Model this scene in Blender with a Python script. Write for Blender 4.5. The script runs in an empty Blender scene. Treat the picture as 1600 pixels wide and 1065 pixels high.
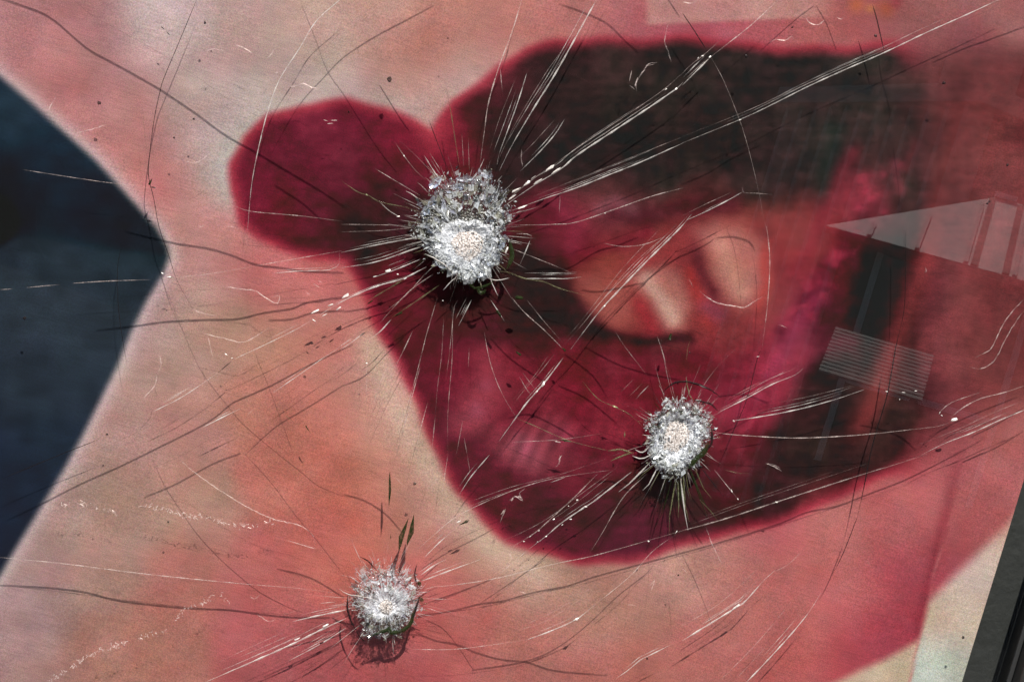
import bpy, math, random
import numpy as np
from mathutils import Vector, Matrix

# ------------------------------------------------------------------ camera, world, sun
SC = bpy.context.scene
COL = SC.collection
S = 0.0004                      # metres per photo pixel on the glass
D = 1.10                        # camera to glass
Z0 = 1.50                       # height of the picture centre above the pavement
ROLL = math.radians(17.0)
CR, SR = math.cos(ROLL), math.sin(ROLL)
SUN_EL = math.radians(52.0)
GAP = 0.0132                    # cracks to poster
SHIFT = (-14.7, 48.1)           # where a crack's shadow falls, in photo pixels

cam_d = bpy.data.cameras.new('camera')
cam_d.sensor_width = 36.0
cam_d.lens = 36.0 * D / (1600 * S)
cam_d.clip_start = 0.01
cam_d.clip_end = 500
cam = bpy.data.objects.new('camera', cam_d)
COL.objects.link(cam)
cam.matrix_world = Matrix(((CR, -SR, 0, 0), (0, 0, -1, -D), (SR, CR, 0, Z0), (0, 0, 0, 1)))
SC.camera = cam

world = bpy.data.worlds.new('World')
SC.world = world
world.use_nodes = True
wn = world.node_tree
sky = wn.nodes.new('ShaderNodeTexSky')
sky.sky_type = 'NISHITA'
sky.sun_disc = False
sky.sun_elevation = SUN_EL
sky.sun_rotation = math.pi
wn.links.new(sky.outputs[0], wn.nodes['Background'].inputs[0])
wn.nodes['Background'].inputs[1].default_value = 0.09

sun_d = bpy.data.lights.new('sun', 'SUN')
sun_d.energy = 4.6
sun_d.angle = math.radians(0.5)
sun_d.color = (1.0, 0.96, 0.9)
sun = bpy.data.objects.new('sun', sun_d)
COL.objects.link(sun)
sun.location = (0, -3, 6)
sun.rotation_euler = Vector((0, math.cos(SUN_EL), -math.sin(SUN_EL))).to_track_quat('-Z', 'Y').to_euler()

SC.view_settings.view_transform = 'Standard'
SC.view_settings.look = 'None'
SC.view_settings.exposure = 0.75
SC.view_settings.gamma = 1.0
SC.cycles.max_bounces = 8
SC.cycles.diffuse_bounces = 3
SC.cycles.glossy_bounces = 4
SC.cycles.transparent_max_bounces = 64
SC.cycles.caustics_reflective = False
SC.cycles.caustics_refractive = False

rnd = random.Random(7)

# ------------------------------------------------------------------ helpers
def w2(u, v, y=0.0):
    """photo pixel -> point on the plane at depth y behind the glass"""
    k = S * (D + y) / D
    dx, dy = (u - 800) * k, -(v - 532.5) * k
    return Vector((dx * CR - dy * SR, y, Z0 + dx * SR + dy * CR))

def srgb(c):
    out = []
    for x in c[:3]:
        x /= 255.0
        out.append(x / 12.92 if x <= 0.04045 else ((x + 0.055) / 1.055) ** 2.4)
    return tuple(out)

def link(o, parent=None, **props):
    COL.objects.link(o)
    if parent is not None:
        o.parent = parent
    for k, v in props.items():
        o[k] = v
    return o

def mesh_obj(name, verts, faces, mat, parent=None, attr=None, col=None, smooth=False, **props):
    me = bpy.data.meshes.new(name)
    me.from_pydata([tuple(v) for v in verts], [], faces)
    if attr is not None:
        a = me.attributes.new('alpha', 'FLOAT', 'POINT')
        a.data.foreach_set('value', np.asarray(attr, dtype=np.float32))
    if col is not None:
        a = me.attributes.new('tint', 'FLOAT_COLOR', 'POINT')
        a.data.foreach_set('color', np.asarray(col, dtype=np.float32).ravel())
    if smooth:
        me.polygons.foreach_set('use_smooth', [True] * len(me.polygons))
    me.update()
    if mat is not None:
        me.materials.append(mat)
    return link(bpy.data.objects.new(name, me), parent, **props)

def empty(name, loc, parent=None, **props):
    o = bpy.data.objects.new(name, None)
    o.empty_display_size = 0.05
    o.location = loc
    return link(o, parent, **props)

class MB:
    """collects shapes for one mesh"""
    def __init__(self):
        self.v, self.f, self.a, self.c = [], [], [], []
    def add(self, verts, faces, a=1.0, c=(1, 1, 1, 1)):
        n = len(self.v)
        self.v += [tuple(p) for p in verts]
        self.f += [tuple(i + n for i in f) for f in faces]
        self.a += list(a) if hasattr(a, '__len__') else [a] * len(verts)
        self.c += [c] * len(verts)
    def box(self, x0, x1, y0, y1, z0, z1):
        v = [(x, y, z) for x in (x0, x1) for y in (y0, y1) for z in (z0, z1)]
        self.add(v, [(0, 1, 3, 2), (4, 6, 7, 5), (0, 4, 5, 1), (2, 3, 7, 6), (0, 2, 6, 4), (1, 5, 7, 3)])
    def build(self, name, mat, parent=None, off=None, **props):
        v = self.v
        if off is not None:
            v = [(p[0] - off[0], p[1] - off[1], p[2] - off[2]) for p in v]
        return mesh_obj(name, v, self.f, mat, parent, self.a, self.c, **props)

class NT:
    def __init__(self, name):
        self.m = bpy.data.materials.new(name)
        self.m.use_nodes = True
        self.t = self.m.node_tree
        self.t.nodes.clear()
        self.out = self.n('ShaderNodeOutputMaterial')
    def n(self, kind, **kw):
        nd = self.t.nodes.new(kind)
        for k, v in kw.items():
            if k.startswith('i_'):
                key = k[2:]
                nd.inputs[int(key) if key.isdigit() else key.replace('_', ' ')].default_value = v
            else:
                setattr(nd, k, v)
        return nd
    def l(self, a, b):
        self.t.links.new(a, b)
    def surf(self, s):
        self.l(s, self.out.inputs[0])
        return self.m

def principled(name, colour, rough=0.5, metal=0.0, noise=None, bump=0.0, scale=50.0, spec=0.5):
    t = NT(name)
    p = t.n('ShaderNodeBsdfPrincipled', i_Roughness=rough, i_Metallic=metal)
    p.inputs['Base Color'].default_value = (*colour, 1)
    p.inputs['Specular IOR Level'].default_value = spec
    if noise:
        tc = t.n('ShaderNodeTexCoord')
        no = t.n('ShaderNodeTexNoise', i_Scale=scale, i_Detail=6.0)
        t.l(tc.outputs['Object'], no.inputs['Vector'])
        mx = t.n('ShaderNodeMix', data_type='RGBA')
        mx.inputs[6].default_value = (*colour, 1)
        mx.inputs[7].default_value = (*noise, 1)
        t.l(no.outputs['Fac'], mx.inputs[0])
        t.l(mx.outputs[2], p.inputs['Base Color'])
        if bump:
            b = t.n('ShaderNodeBump', i_Strength=bump, i_Distance=0.002)
            t.l(no.outputs['Fac'], b.inputs['Height'])
            t.l(b.outputs[0], p.inputs['Normal'])
    return t.surf(p.outputs[0])

# ------------------------------------------------------------------ materials
def mat_glass():
    t = NT('window_glass')
    fr = t.n('ShaderNodeFresnel')
    ge = t.n('ShaderNodeNewGeometry')          # the same 1.52 seen from inside the pane, without bending the ray
    ior = t.n('ShaderNodeMapRange', i_1=0.0, i_2=1.0, i_3=1.52, i_4=1.0 / 1.52)
    t.l(ge.outputs['Backfacing'], ior.inputs[0]); t.l(ior.outputs[0], fr.inputs[0])
    tr = t.n('ShaderNodeBsdfTransparent')
    tr.inputs[0].default_value = (0.985, 0.995, 0.988, 1)
    gl = t.n('ShaderNodeBsdfGlossy', i_Roughness=0.0)
    mx = t.n('ShaderNodeMixShader')
    t.l(fr.outputs[0], mx.inputs[0]); t.l(tr.outputs[0], mx.inputs[1]); t.l(gl.outputs[0], mx.inputs[2])
    return t.surf(mx.outputs[0])

def mat_fracture(name, colour, gloss=0.15, rough=0.35, vary=900.0, lo=0.55):
    """broken glass face: part clear, part frosted; how frosted follows the 'alpha' of the fracture"""
    t = NT(name)
    at = t.n('ShaderNodeAttribute', attribute_name='alpha')
    tc = t.n('ShaderNodeTexCoord')
    no = t.n('ShaderNodeTexNoise', i_Scale=vary, i_Detail=2.0)
    t.l(tc.outputs['Object'], no.inputs['Vector'])
    mr = t.n('ShaderNodeMapRange', i_1=0.35, i_2=0.65, i_3=lo, i_4=1.0)
    t.l(no.outputs['Fac'], mr.inputs[0])
    mu = t.n('ShaderNodeMath', operation='MULTIPLY')
    t.l(at.outputs['Fac'], mu.inputs[0]); t.l(mr.outputs[0], mu.inputs[1])
    di = t.n('ShaderNodeBsdfDiffuse'); di.inputs[0].default_value = (*colour, 1)
    gl = t.n('ShaderNodeBsdfGlossy', i_Roughness=rough)
    gl.inputs[0].default_value = (*[min(1, c + 0.1) for c in colour], 1)
    tl = t.n('ShaderNodeBsdfTranslucent'); tl.inputs[0].default_value = (*colour, 1)
    m0 = t.n('ShaderNodeMixShader', i_0=0.3)
    t.l(di.outputs[0], m0.inputs[1]); t.l(tl.outputs[0], m0.inputs[2])
    m1 = t.n('ShaderNodeMixShader', i_0=gloss)
    t.l(m0.outputs[0], m1.inputs[1]); t.l(gl.outputs[0], m1.inputs[2])
    tr = t.n('ShaderNodeBsdfTransparent')
    m2 = t.n('ShaderNodeMixShader')
    t.l(mu.outputs[0], m2.inputs[0]); t.l(tr.outputs[0], m2.inputs[1]); t.l(m1.outputs[0], m2.inputs[2])
    return t.surf(m2.outputs[0])

def mat_flake():
    """tinted crushed glass, tint and clearness per flake"""
    t = NT('crushed_glass_flakes')
    at = t.n('ShaderNodeAttribute', attribute_name='tint')
    al = t.n('ShaderNodeAttribute', attribute_name='alpha')
    di = t.n('ShaderNodeBsdfDiffuse'); t.l(at.outputs['Color'], di.inputs[0])
    gl = t.n('ShaderNodeBsdfGlossy', i_Roughness=0.09)
    tl = t.n('ShaderNodeBsdfTranslucent'); t.l(at.outputs['Color'], tl.inputs[0])
    m0 = t.n('ShaderNodeMixShader', i_0=0.4)
    t.l(di.outputs[0], m0.inputs[1]); t.l(tl.outputs[0], m0.inputs[2])
    m1 = t.n('ShaderNodeMixShader', i_0=0.22)
    t.l(m0.outputs[0], m1.inputs[1]); t.l(gl.outputs[0], m1.inputs[2])
    tr = t.n('ShaderNodeBsdfTransparent')
    m2 = t.n('ShaderNodeMixShader')
    t.l(al.outputs['Fac'], m2.inputs[0]); t.l(tr.outputs[0], m2.inputs[1]); t.l(m1.outputs[0], m2.inputs[2])
    return t.surf(m2.outputs[0])

def mat_bed(name='crushed_bed', lo=0.45, hi=1.2, vs=700.0, bd=0.0012):
    """the crushed bed of a crater: pale powder broken up by clear and dark gaps"""
    t = NT(name)
    al = t.n('ShaderNodeAttribute', attribute_name='alpha')
    at = t.n('ShaderNodeAttribute', attribute_name='tint')
    tc = t.n('ShaderNodeTexCoord')
    vo = t.n('ShaderNodeTexVoronoi', i_Scale=vs)
    no = t.n('ShaderNodeTexNoise', i_Scale=420.0, i_Detail=5.0, i_Roughness=0.7)
    t.l(tc.outputs['Object'], vo.inputs['Vector']); t.l(tc.outputs['Object'], no.inputs['Vector'])
    rp = t.n('ShaderNodeMapRange', i_1=0.38, i_2=0.62, i_3=lo, i_4=hi)
    t.l(no.outputs['Fac'], rp.inputs[0])
    mc = t.n('ShaderNodeMix', data_type='RGBA', blend_type='MULTIPLY'); mc.inputs[0].default_value = 1.0
    t.l(at.outputs['Color'], mc.inputs[6]); t.l(rp.outputs[0], mc.inputs[7])
    di = t.n('ShaderNodeBsdfDiffuse'); t.l(mc.outputs[2], di.inputs[0])
    gl = t.n('ShaderNodeBsdfGlossy', i_Roughness=0.25)
    bu = t.n('ShaderNodeBump', i_Strength=1.0, i_Distance=bd)
    t.l(vo.outputs['Distance'], bu.inputs['Height'])
    t.l(bu.outputs[0], di.inputs['Normal']); t.l(bu.outputs[0], gl.inputs['Normal'])
    tl = t.n('ShaderNodeBsdfTranslucent'); t.l(mc.outputs[2], tl.inputs[0]); t.l(bu.outputs[0], tl.inputs['Normal'])
    m0 = t.n('ShaderNodeMixShader', i_0=0.35)
    t.l(di.outputs[0], m0.inputs[1]); t.l(tl.outputs[0], m0.inputs[2])
    m1 = t.n('ShaderNodeMixShader', i_0=0.14)
    t.l(m0.outputs[0], m1.inputs[1]); t.l(gl.outputs[0], m1.inputs[2])
    mu = t.n('ShaderNodeMath', operation='MULTIPLY', use_clamp=True)
    t.l(al.outputs['Fac'], mu.inputs[0]); t.l(rp.outputs[0], mu.inputs[1])
    tr = t.n('ShaderNodeBsdfTransparent')
    m2 = t.n('ShaderNodeMixShader')
    t.l(mu.outputs[0], m2.inputs[0]); t.l(tr.outputs[0], m2.inputs[1]); t.l(m1.outputs[0], m2.inputs[2])
    return t.surf(m2.outputs[0])

def mat_core():
    t = NT('ground_glass_core')
    tc = t.n('ShaderNodeTexCoord')
    no = t.n('ShaderNodeTexNoise', i_Scale=900.0, i_Detail=4.0, i_Roughness=0.75)
    t.l(tc.outputs['Object'], no.inputs['Vector'])
    cr = t.n('ShaderNodeValToRGB')
    e = cr.color_ramp.elements
    e[0].position, e[0].color = 0.37, (0.05, 0.042, 0.036, 1)
    e[1].position, e[1].color = 0.58, (0.72, 0.67, 0.63, 1)
    m = e.new(0.47); m.color = (0.42, 0.35, 0.31, 1)
    t.l(no.outputs['Fac'], cr.inputs[0])
    p = t.n('ShaderNodeBsdfPrincipled', i_Roughness=0.7)
    t.l(cr.outputs[0], p.inputs['Base Color'])
    b = t.n('ShaderNodeBump', i_Strength=0.9, i_Distance=0.0008)
    t.l(no.outputs['Fac'], b.inputs['Height']); t.l(b.outputs[0], p.inputs['Normal'])
    return t.surf(p.outputs[0])

def mat_poster():
    t = NT('printed_poster')
    at = t.n('ShaderNodeAttribute', attribute_name='print')
    tc = t.n('ShaderNodeTexCoord')
    fine = t.n('ShaderNodeTexNoise', i_Scale=1500.0, i_Detail=2.0, i_Roughness=0.6)
    t.l(tc.outputs['Object'], fine.inputs['Vector'])
    mp = t.n('ShaderNodeMapping'); mp.inputs['Scale'].default_value = (60, 1, 900)
    mp.inputs['Rotation'].default_value = (0, math.radians(-17), 0)
    t.l(tc.outputs['Object'], mp.inputs['Vector'])
    weave = t.n('ShaderNodeTexNoise', i_Scale=1.0, i_Detail=3.0)
    t.l(mp.outputs[0], weave.inputs['Vector'])
    blot = t.n('ShaderNodeTexNoise', i_Scale=26.0, i_Detail=5.0, i_Roughness=0.55)
    t.l(tc.outputs['Object'], blot.inputs['Vector'])
    a = t.n('ShaderNodeMapRange', i_1=0.25, i_2=0.75, i_3=0.66, i_4=1.34); t.l(fine.outputs['Fac'], a.inputs[0])
    b = t.n('ShaderNodeMapRange', i_1=0.3, i_2=0.7, i_3=0.90, i_4=1.10); t.l(weave.outputs['Fac'], b.inputs[0])
    c = t.n('ShaderNodeMapRange', i_1=0.3, i_2=0.7, i_3=0.90, i_4=1.10); t.l(blot.outputs['Fac'], c.inputs[0])
    m1 = t.n('ShaderNodeMath', operation='MULTIPLY'); t.l(a.outputs[0], m1.inputs[0]); t.l(b.outputs[0], m1.inputs[1])
    m2 = t.n('ShaderNodeMath', operation='MULTIPLY'); t.l(m1.outputs[0], m2.inputs[0]); t.l(c.outputs[0], m2.inputs[1])
    # colour speckle of the print screen
    cs = t.n('ShaderNodeTexNoise', i_Scale=1400.0, i_Detail=1.0)
    t.l(tc.outputs['Object'], cs.inputs['Vector'])
    mxs = t.n('ShaderNodeMix', data_type='RGBA', blend_type='OVERLAY'); mxs.inputs[0].default_value = 0.22
    mx = t.n('ShaderNodeMix', data_type='RGBA', blend_type='MULTIPLY'); mx.inputs[0].default_value = 1.0
    t.l(at.outputs['Color'], mxs.inputs[6]); t.l(cs.outputs['Color'], mxs.inputs[7])
    mo = t.n('ShaderNodeTexNoise', i_Scale=38.0, i_Detail=6.0, i_Roughness=0.62)
    t.l(tc.outputs['Object'], mo.inputs['Vector'])
    rmp = t.n('ShaderNodeValToRGB')
    e = rmp.color_ramp.elements
    e[0].position, e[0].color = 0.36, (1.0, 0.93, 0.96, 1)
    e[1].position, e[1].color = 0.64, (0.95, 0.99, 0.93, 1)
    t.l(mo.outputs['Fac'], rmp.inputs[0])
    mt = t.n('ShaderNodeMix', data_type='RGBA', blend_type='MULTIPLY'); mt.inputs[0].default_value = 1.0
    t.l(mxs.outputs[2], mt.inputs[6]); t.l(rmp.outputs[0], mt.inputs[7])
    t.l(mt.outputs[2], mx.inputs[6]); t.l(m2.outputs[0], mx.inputs[7])
    p = t.n('ShaderNodeBsdfPrincipled', i_Roughness=0.75)
    p.inputs['Specular IOR Level'].default_value = 0.15
    t.l(mx.outputs[2], p.inputs['Base Color'])
    return t.surf(p.outputs[0])

M_GLASS = mat_glass()
M_BRIGHT = mat_fracture('bright_fracture', (0.95, 0.88, 0.82))
M_FAINT = mat_fracture('faint_fracture_and_caustic', (0.86, 0.70, 0.64), gloss=0.10, lo=0.35)
M_DARK = mat_fracture('dark_fracture', (0.022, 0.016, 0.016), gloss=0.05)
M_OLIVE = mat_fracture('green_fracture', (0.27, 0.26, 0.13), gloss=0.3, rough=0.2, lo=0.3)
M_GREEN = mat_fracture('green_glass_edge', (0.028, 0.040, 0.012), gloss=0.10, rough=0.2, vary=500.0)
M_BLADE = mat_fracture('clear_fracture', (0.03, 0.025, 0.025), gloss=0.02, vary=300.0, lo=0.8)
M_SHELL = mat_fracture('shell_facets', (0.72, 0.75, 0.84), gloss=0.55, rough=0.12, vary=260.0, lo=0.05)
M_FLAKE = mat_flake()
M_BED = mat_bed()
M_CORE = mat_core()
M_POWDER = mat_bed('packed_powder', 0.88, 1.08, 1300.0, 0.0003)
M_POSTER = mat_poster()
M_PAPER = principled('poster_back_paper', (0.7, 0.7, 0.68), 0.9)
M_BOARD = principled('dark_backing_board', (0.012, 0.0125, 0.0115), 0.6, noise=(0.019, 0.0195, 0.018), bump=0.3, scale=160.0)
M_FRAME = principled('dark_anodised_frame', (0.045, 0.042, 0.040), 0.38, 0.6, noise=(0.06, 0.055, 0.05), bump=0.15, scale=90.0)
M_GASKET = principled('rubber_gasket', (0.012, 0.012, 0.012), 0.6)
M_ASPHALT = principled('asphalt', (0.022, 0.022, 0.022), 0.95, noise=(0.030, 0.029, 0.028), scale=0.5, spec=0.0)
M_WALL = principled('dark_brick_wall', (0.05, 0.035, 0.032), 0.85, noise=(0.07, 0.05, 0.045), scale=3.0)
M_TILE = principled('pale_roof_sheet', (0.55, 0.53, 0.50), 0.7, noise=(0.30, 0.29, 0.28), scale=1.1)
M_TRIM = principled('painted_trim', (0.62, 0.61, 0.60), 0.5)
M_SLAT = principled('added_louvre_slats', (0.19, 0.185, 0.17), 0.7, noise=(0.12, 0.12, 0.11), scale=3.0)
M_RIB = principled('grey_roof_ribs', (0.30, 0.29, 0.28), 0.7)
M_WINDOW = principled('dark_window', (0.012, 0.011, 0.011), 0.1)
M_CONCRETE = principled('pale_concrete', (0.40, 0.42, 0.38), 0.8, noise=(0.32, 0.33, 0.30), scale=1.5)
M_CONCRETE_DARK = principled('dark_glazing_wall', (0.04, 0.045, 0.045), 0.3)
M_LEAF = principled('dark_foliage', (0.016, 0.028, 0.014), 0.7, noise=(0.05, 0.07, 0.035), scale=0.6)

# ------------------------------------------------------------------ the setting the glass mirrors
g = MB(); g.box(-60, 60, -70, 0.6, -0.2, 0.0)
g.build('ground', M_ASPHALT, kind='structure')

# ------------------------------------------------------------------ the printed poster
PX0, PX1 = -0.43, 828 * S * (D + GAP) / D
PZ0, PZ1 = Z0 - 0.37, Z0 + 0.37
K_LIGHT = (1.345, 1.345, 1.345)

SKIN = [
 (30,20,192,128,126),(90,95,200,112,106),(150,50,186,120,118),(225,30,214,198,194),(265,60,208,186,182),(330,90,194,166,158),(400,55,194,160,150),(480,40,206,168,152),
 (350,200,190,182,172),(345,262,188,188,180),(300,205,194,156,150),(205,200,202,128,120),(250,275,206,116,108),(150,160,202,122,116),(300,350,202,128,118),(60,100,196,128,126),(420,130,190,172,162),(300,130,196,168,162),(400,200,192,190,182),
 (130,20,186,118,118),(200,100,192,140,136),
 (560,60,202,164,146),(610,85,206,124,106),(665,80,206,116,98),(640,155,194,182,170),(560,135,190,168,158),(700,115,206,150,132),(760,60,206,122,108),(820,40,212,124,108),(900,25,198,110,100),(720,165,186,172,162),(600,30,204,152,132),(700,30,208,128,110),(560,160,190,172,166),(480,120,196,178,166),(650,110,206,128,112),(690,190,196,120,110),(740,120,200,170,160),(780,90,204,140,124),(850,50,206,110,100),(960,20,190,104,98),
 (1000,55,184,72,84),(1100,55,186,72,86),(1200,55,188,80,84),(1280,55,192,92,86),(1350,55,182,82,80),(1420,40,160,78,76),(1450,10,164,92,86),(1500,80,142,60,64),(1590,30,166,88,82),(1550,150,136,48,56),(1585,250,148,56,60),(1520,250,142,48,56),(1480,150,120,44,52),(1590,350,140,50,56),(1550,420,136,44,50),(1590,480,148,54,56),(1500,480,124,38,44),(1560,560,164,70,66),(1500,600,140,50,54),(1590,640,176,80,72),(1490,400,128,38,46),(1540,330,138,46,54),(1450,640,96,32,40),(1540,700,178,76,74),
 (300,450,184,142,128),(270,560,184,146,128),(350,520,192,142,118),(450,450,216,112,102),(490,425,222,100,96),(440,530,198,132,104),(500,560,204,114,94),(520,520,208,118,102),(200,650,188,142,130),(300,650,194,132,116),(400,640,202,118,94),(470,640,208,106,86),(555,620,214,120,100),(585,585,212,160,142),(600,650,212,150,128),(630,710,210,160,138),(540,500,216,120,106),(545,450,214,98,92),(330,400,202,130,120),(410,410,214,108,102),(230,500,186,156,148),
 (670,775,208,162,138),(700,810,206,158,134),(740,850,202,158,134),(790,895,200,156,130),(850,915,196,148,122),(640,800,208,110,88),(690,870,208,96,82),(600,730,212,112,84),(520,720,212,104,80),(450,740,208,106,86),
 (100,760,178,142,128),(200,800,180,138,118),(300,800,188,132,110),(60,900,172,138,132),(30,980,168,138,138),(150,900,178,132,114),(300,900,198,112,96),(400,900,206,96,86),(500,850,212,96,80),(400,980,196,86,82),(450,1040,182,76,76),(250,1000,188,112,92),(150,1040,178,118,98),(60,1050,172,128,118),(560,830,216,100,78),(650,930,206,84,76),(700,960,206,92,82),(620,1030,192,78,76),(760,930,202,92,80),(850,990,198,112,94),(930,930,192,128,106),(850,1040,198,108,94),(1000,950,192,124,104),(1050,900,204,146,126),(1110,1000,198,102,90),(1000,1040,192,98,82),(1120,890,204,128,112),(1200,900,206,106,96),(1300,850,210,106,96),(1400,800,206,94,90),(1350,940,206,94,90),(1300,930,206,92,86),(1400,970,186,50,66),(1430,900,178,58,68),(1380,1000,182,44,62),(1250,1000,206,96,86),(1270,1045,202,82,76),(1330,1025,192,54,64),(1450,820,200,88,86),(1440,760,202,92,88),(1500,790,192,84,84),(1560,740,196,96,92),(1490,730,188,80,82),(1470,880,176,56,66),(1590,700,190,96,88),(1200,830,200,90,90),(950,890,196,134,112),(1520,830,190,84,82),
]
LIPS = [
 (450,250,118,26,52),(410,290,126,24,52),(480,340,98,20,42),(560,250,112,26,50),(600,300,82,20,38),(560,370,58,14,28),(640,260,112,22,46),(700,235,160,34,64),(725,250,118,24,44),(500,200,124,26,54),(560,200,122,24,52),(620,215,138,28,56),(440,350,116,20,44),(500,380,78,16,32),(640,340,62,18,32),(680,215,178,46,72),
 (760,200,72,18,30),(790,160,86,24,38),(800,250,48,18,26),(900,120,52,26,30),(900,250,36,20,26),(1000,150,44,34,34),(1000,250,40,28,30),(1100,200,44,30,30),(1200,270,50,28,34),(1200,150,50,34,38),(1350,120,50,40,40),(1300,250,48,34,36),(1100,110,46,32,34),(880,90,70,26,36),(960,90,58,30,36),(1260,110,52,36,40),(1400,180,56,42,44),(1420,130,64,44,46),
 (860,330,108,24,44),(920,330,132,42,60),(965,305,134,56,68),(900,390,122,26,46),(850,420,56,14,24),(930,425,156,62,56),(960,445,186,104,76),(1000,395,132,36,50),(1015,420,176,90,80),(1040,450,196,122,104),(1030,410,176,84,78),(1060,385,132,46,50),(1095,425,104,34,42),(1080,400,120,40,48),(1140,385,184,104,92),(1150,430,194,124,108),(1165,460,192,124,108),(1115,345,112,36,42),(1215,355,148,62,62),(1250,390,178,70,72),(1230,330,106,38,42),(960,485,190,112,80),(985,500,184,96,70),(880,480,48,18,24),(930,505,54,18,24),(1010,525,46,12,22),(1060,528,62,14,26),(1010,470,164,66,60),(1065,500,196,116,92),(1050,480,198,128,108),(1110,500,170,70,66),(1110,470,150,66,84),(1150,505,160,62,66),(1130,530,136,34,46),(1180,480,176,80,80),(1195,430,168,60,62),(1100,545,110,20,40),(1000,565,136,26,50),(900,565,136,28,50),(950,545,110,22,42),(830,510,74,18,30),(1060,580,132,24,48),(1160,580,140,28,54),
 (860,450,46,14,22),(820,470,58,16,28),(760,480,80,18,34),(700,500,86,16,34),(640,480,112,22,44),(610,450,120,22,46),(650,580,98,18,38),(690,620,104,20,42),(720,590,126,26,50),(755,600,166,56,80),(740,640,176,66,92),(780,650,140,32,56),(820,690,182,76,102),(870,690,170,60,86),(840,640,140,34,56),(800,590,134,28,50),(900,620,132,26,48),(950,660,152,38,62),(980,620,138,30,52),(900,730,120,24,46),(780,760,106,20,42),(720,720,110,22,46),(850,800,86,18,38),(950,800,78,18,36),(1000,850,92,20,44),(1100,800,68,20,32),(880,860,104,22,46),(940,740,106,22,42),
 (1200,740,60,22,30),(1250,700,52,28,30),(1150,640,158,38,68),(1200,605,168,44,74),(1235,520,172,54,88),(1250,470,152,48,78),(1215,560,168,46,76),(1180,540,138,28,52),(1290,500,84,22,38),(1330,300,150,40,60),(1345,312,176,48,78),(1295,330,146,44,56),(1285,370,168,46,62),(1240,430,140,36,60),(1300,420,118,28,44),(1350,420,56,14,24),(1400,400,32,12,16),(1420,450,40,14,20),(1390,500,40,14,20),(1300,600,52,28,32),(1350,650,48,28,30),(1400,660,50,28,30),(1300,700,50,28,30),(1400,700,70,30,34),(1270,640,64,30,34),(1150,700,120,28,46),(1100,640,140,30,54),(1050,640,130,26,48),(1130,760,90,24,38),(1450,600,60,22,28),(1440,320,56,36,38),(1420,260,54,40,40),(1390,340,80,30,38),(1370,260,84,36,44),(1480,560,96,30,36),(1310,780,100,30,40),(1450,690,110,40,46),(1480,200,80,40,44),(1350,360,70,22,30),
]
LIP_EDGE = [(364,300),(366,255),(384,215),(420,182),(470,164),(540,160),(600,174),(640,188),(676,204),(690,180),(706,156),(747,132),(783,103),(823,82),(867,68),(933,60),(1067,62),(1200,72),(1330,78),(1400,72),(1480,90),(1495,200),(1492,330),(1485,450),(1478,560),(1490,640),
            (1560,655),(1480,700),(1400,738),(1300,780),(1200,815),(1066,853),(980,874),(900,876),(830,862),(790,843),(750,808),(720,768),(690,710),(660,650),(630,590),(600,530),(575,470),(556,430),(540,412),(480,396),(440,386),(400,371),(376,348)]
NAVY = [(-700,-500),(-300,-120),(0,118),(50,160),(100,205),(150,250),(200,305),(245,355),(262,385),(265,402),(255,430),(230,470),(205,520),(185,570),(160,620),(130,680),(100,735),(60,800),(20,865),(0,900),(-200,1200),(-700,1400)]

def sdist(poly, P):
    p = np.asarray(poly, float)
    best = np.full(len(P), 1e18); inside = np.zeros(len(P), bool)
    for i in range(len(p)):
        a, b = p[i], p[(i + 1) % len(p)]
        e = b - a; w = P - a
        t = np.clip((w @ e) / (e @ e), 0, 1)
        best = np.minimum(best, ((w - t[:, None] * e) ** 2).sum(1))
        c = (a[1] > P[:, 1]) != (b[1] > P[:, 1])
        xx = a[0] + (P[:, 1] - a[1]) * e[0] / (e[1] if abs(e[1]) > 1e-9 else 1e-9)
        inside ^= c & (P[:, 0] < xx)
    d = np.sqrt(best)
    return np.where(inside, -d, d)

def sstep(x, a, b):
    t = np.clip((x - a) / (b - a), 0, 1)
    return t * t * (3 - 2 * t)

def field(ctrl, P, sig):
    c = np.asarray(ctrl, float)
    d2 = (P[:, 0:1] - c[None, :, 0]) ** 2 + (P[:, 1:2] - c[None, :, 1]) ** 2
    w = np.exp(-d2 / (2 * sig * sig)) + 2e-4 / (1 + d2 / 2500.0) ** 1.5
    w /= w.sum(1, keepdims=True)
    return w @ c[:, 2:5]

def lay(base, colour, m):
    m = m[:, None]
    return base * (1 - m) + np.asarray(colour, float).reshape(1, -1) * m if np.ndim(colour) == 1 else base * (1 - m) + colour * m

def line_d(pts, P):
    best = np.full(len(P), 1e18)
    p = np.asarray(pts, float)
    for a, b in zip(p[:-1], p[1:]):
        e = b - a; w = P - a
        t = np.clip((w @ e) / (e @ e), 0, 1)
        best = np.minimum(best, ((w - t[:, None] * e) ** 2).sum(1))
    return np.sqrt(best)

def vnoise(P, sx, sy, seed):
    """smooth value noise over the print, -1..1"""
    r = np.random.RandomState(seed)
    g_ = r.uniform(-1, 1, (128, 128))
    x, y = P[:, 0] / sx + 40.3, P[:, 1] / sy + 40.7
    i, j = np.floor(x).astype(int), np.floor(y).astype(int)
    fx, fy = x - i, y - j
    fx, fy = fx * fx * (3 - 2 * fx), fy * fy * (3 - 2 * fy)
    q = lambda a, b: g_[(j + b) % 128, (i + a) % 128]
    return (q(0, 0) * (1 - fx) + q(1, 0) * fx) * (1 - fy) + (q(0, 1) * (1 - fx) + q(1, 1) * fx) * fy

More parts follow.
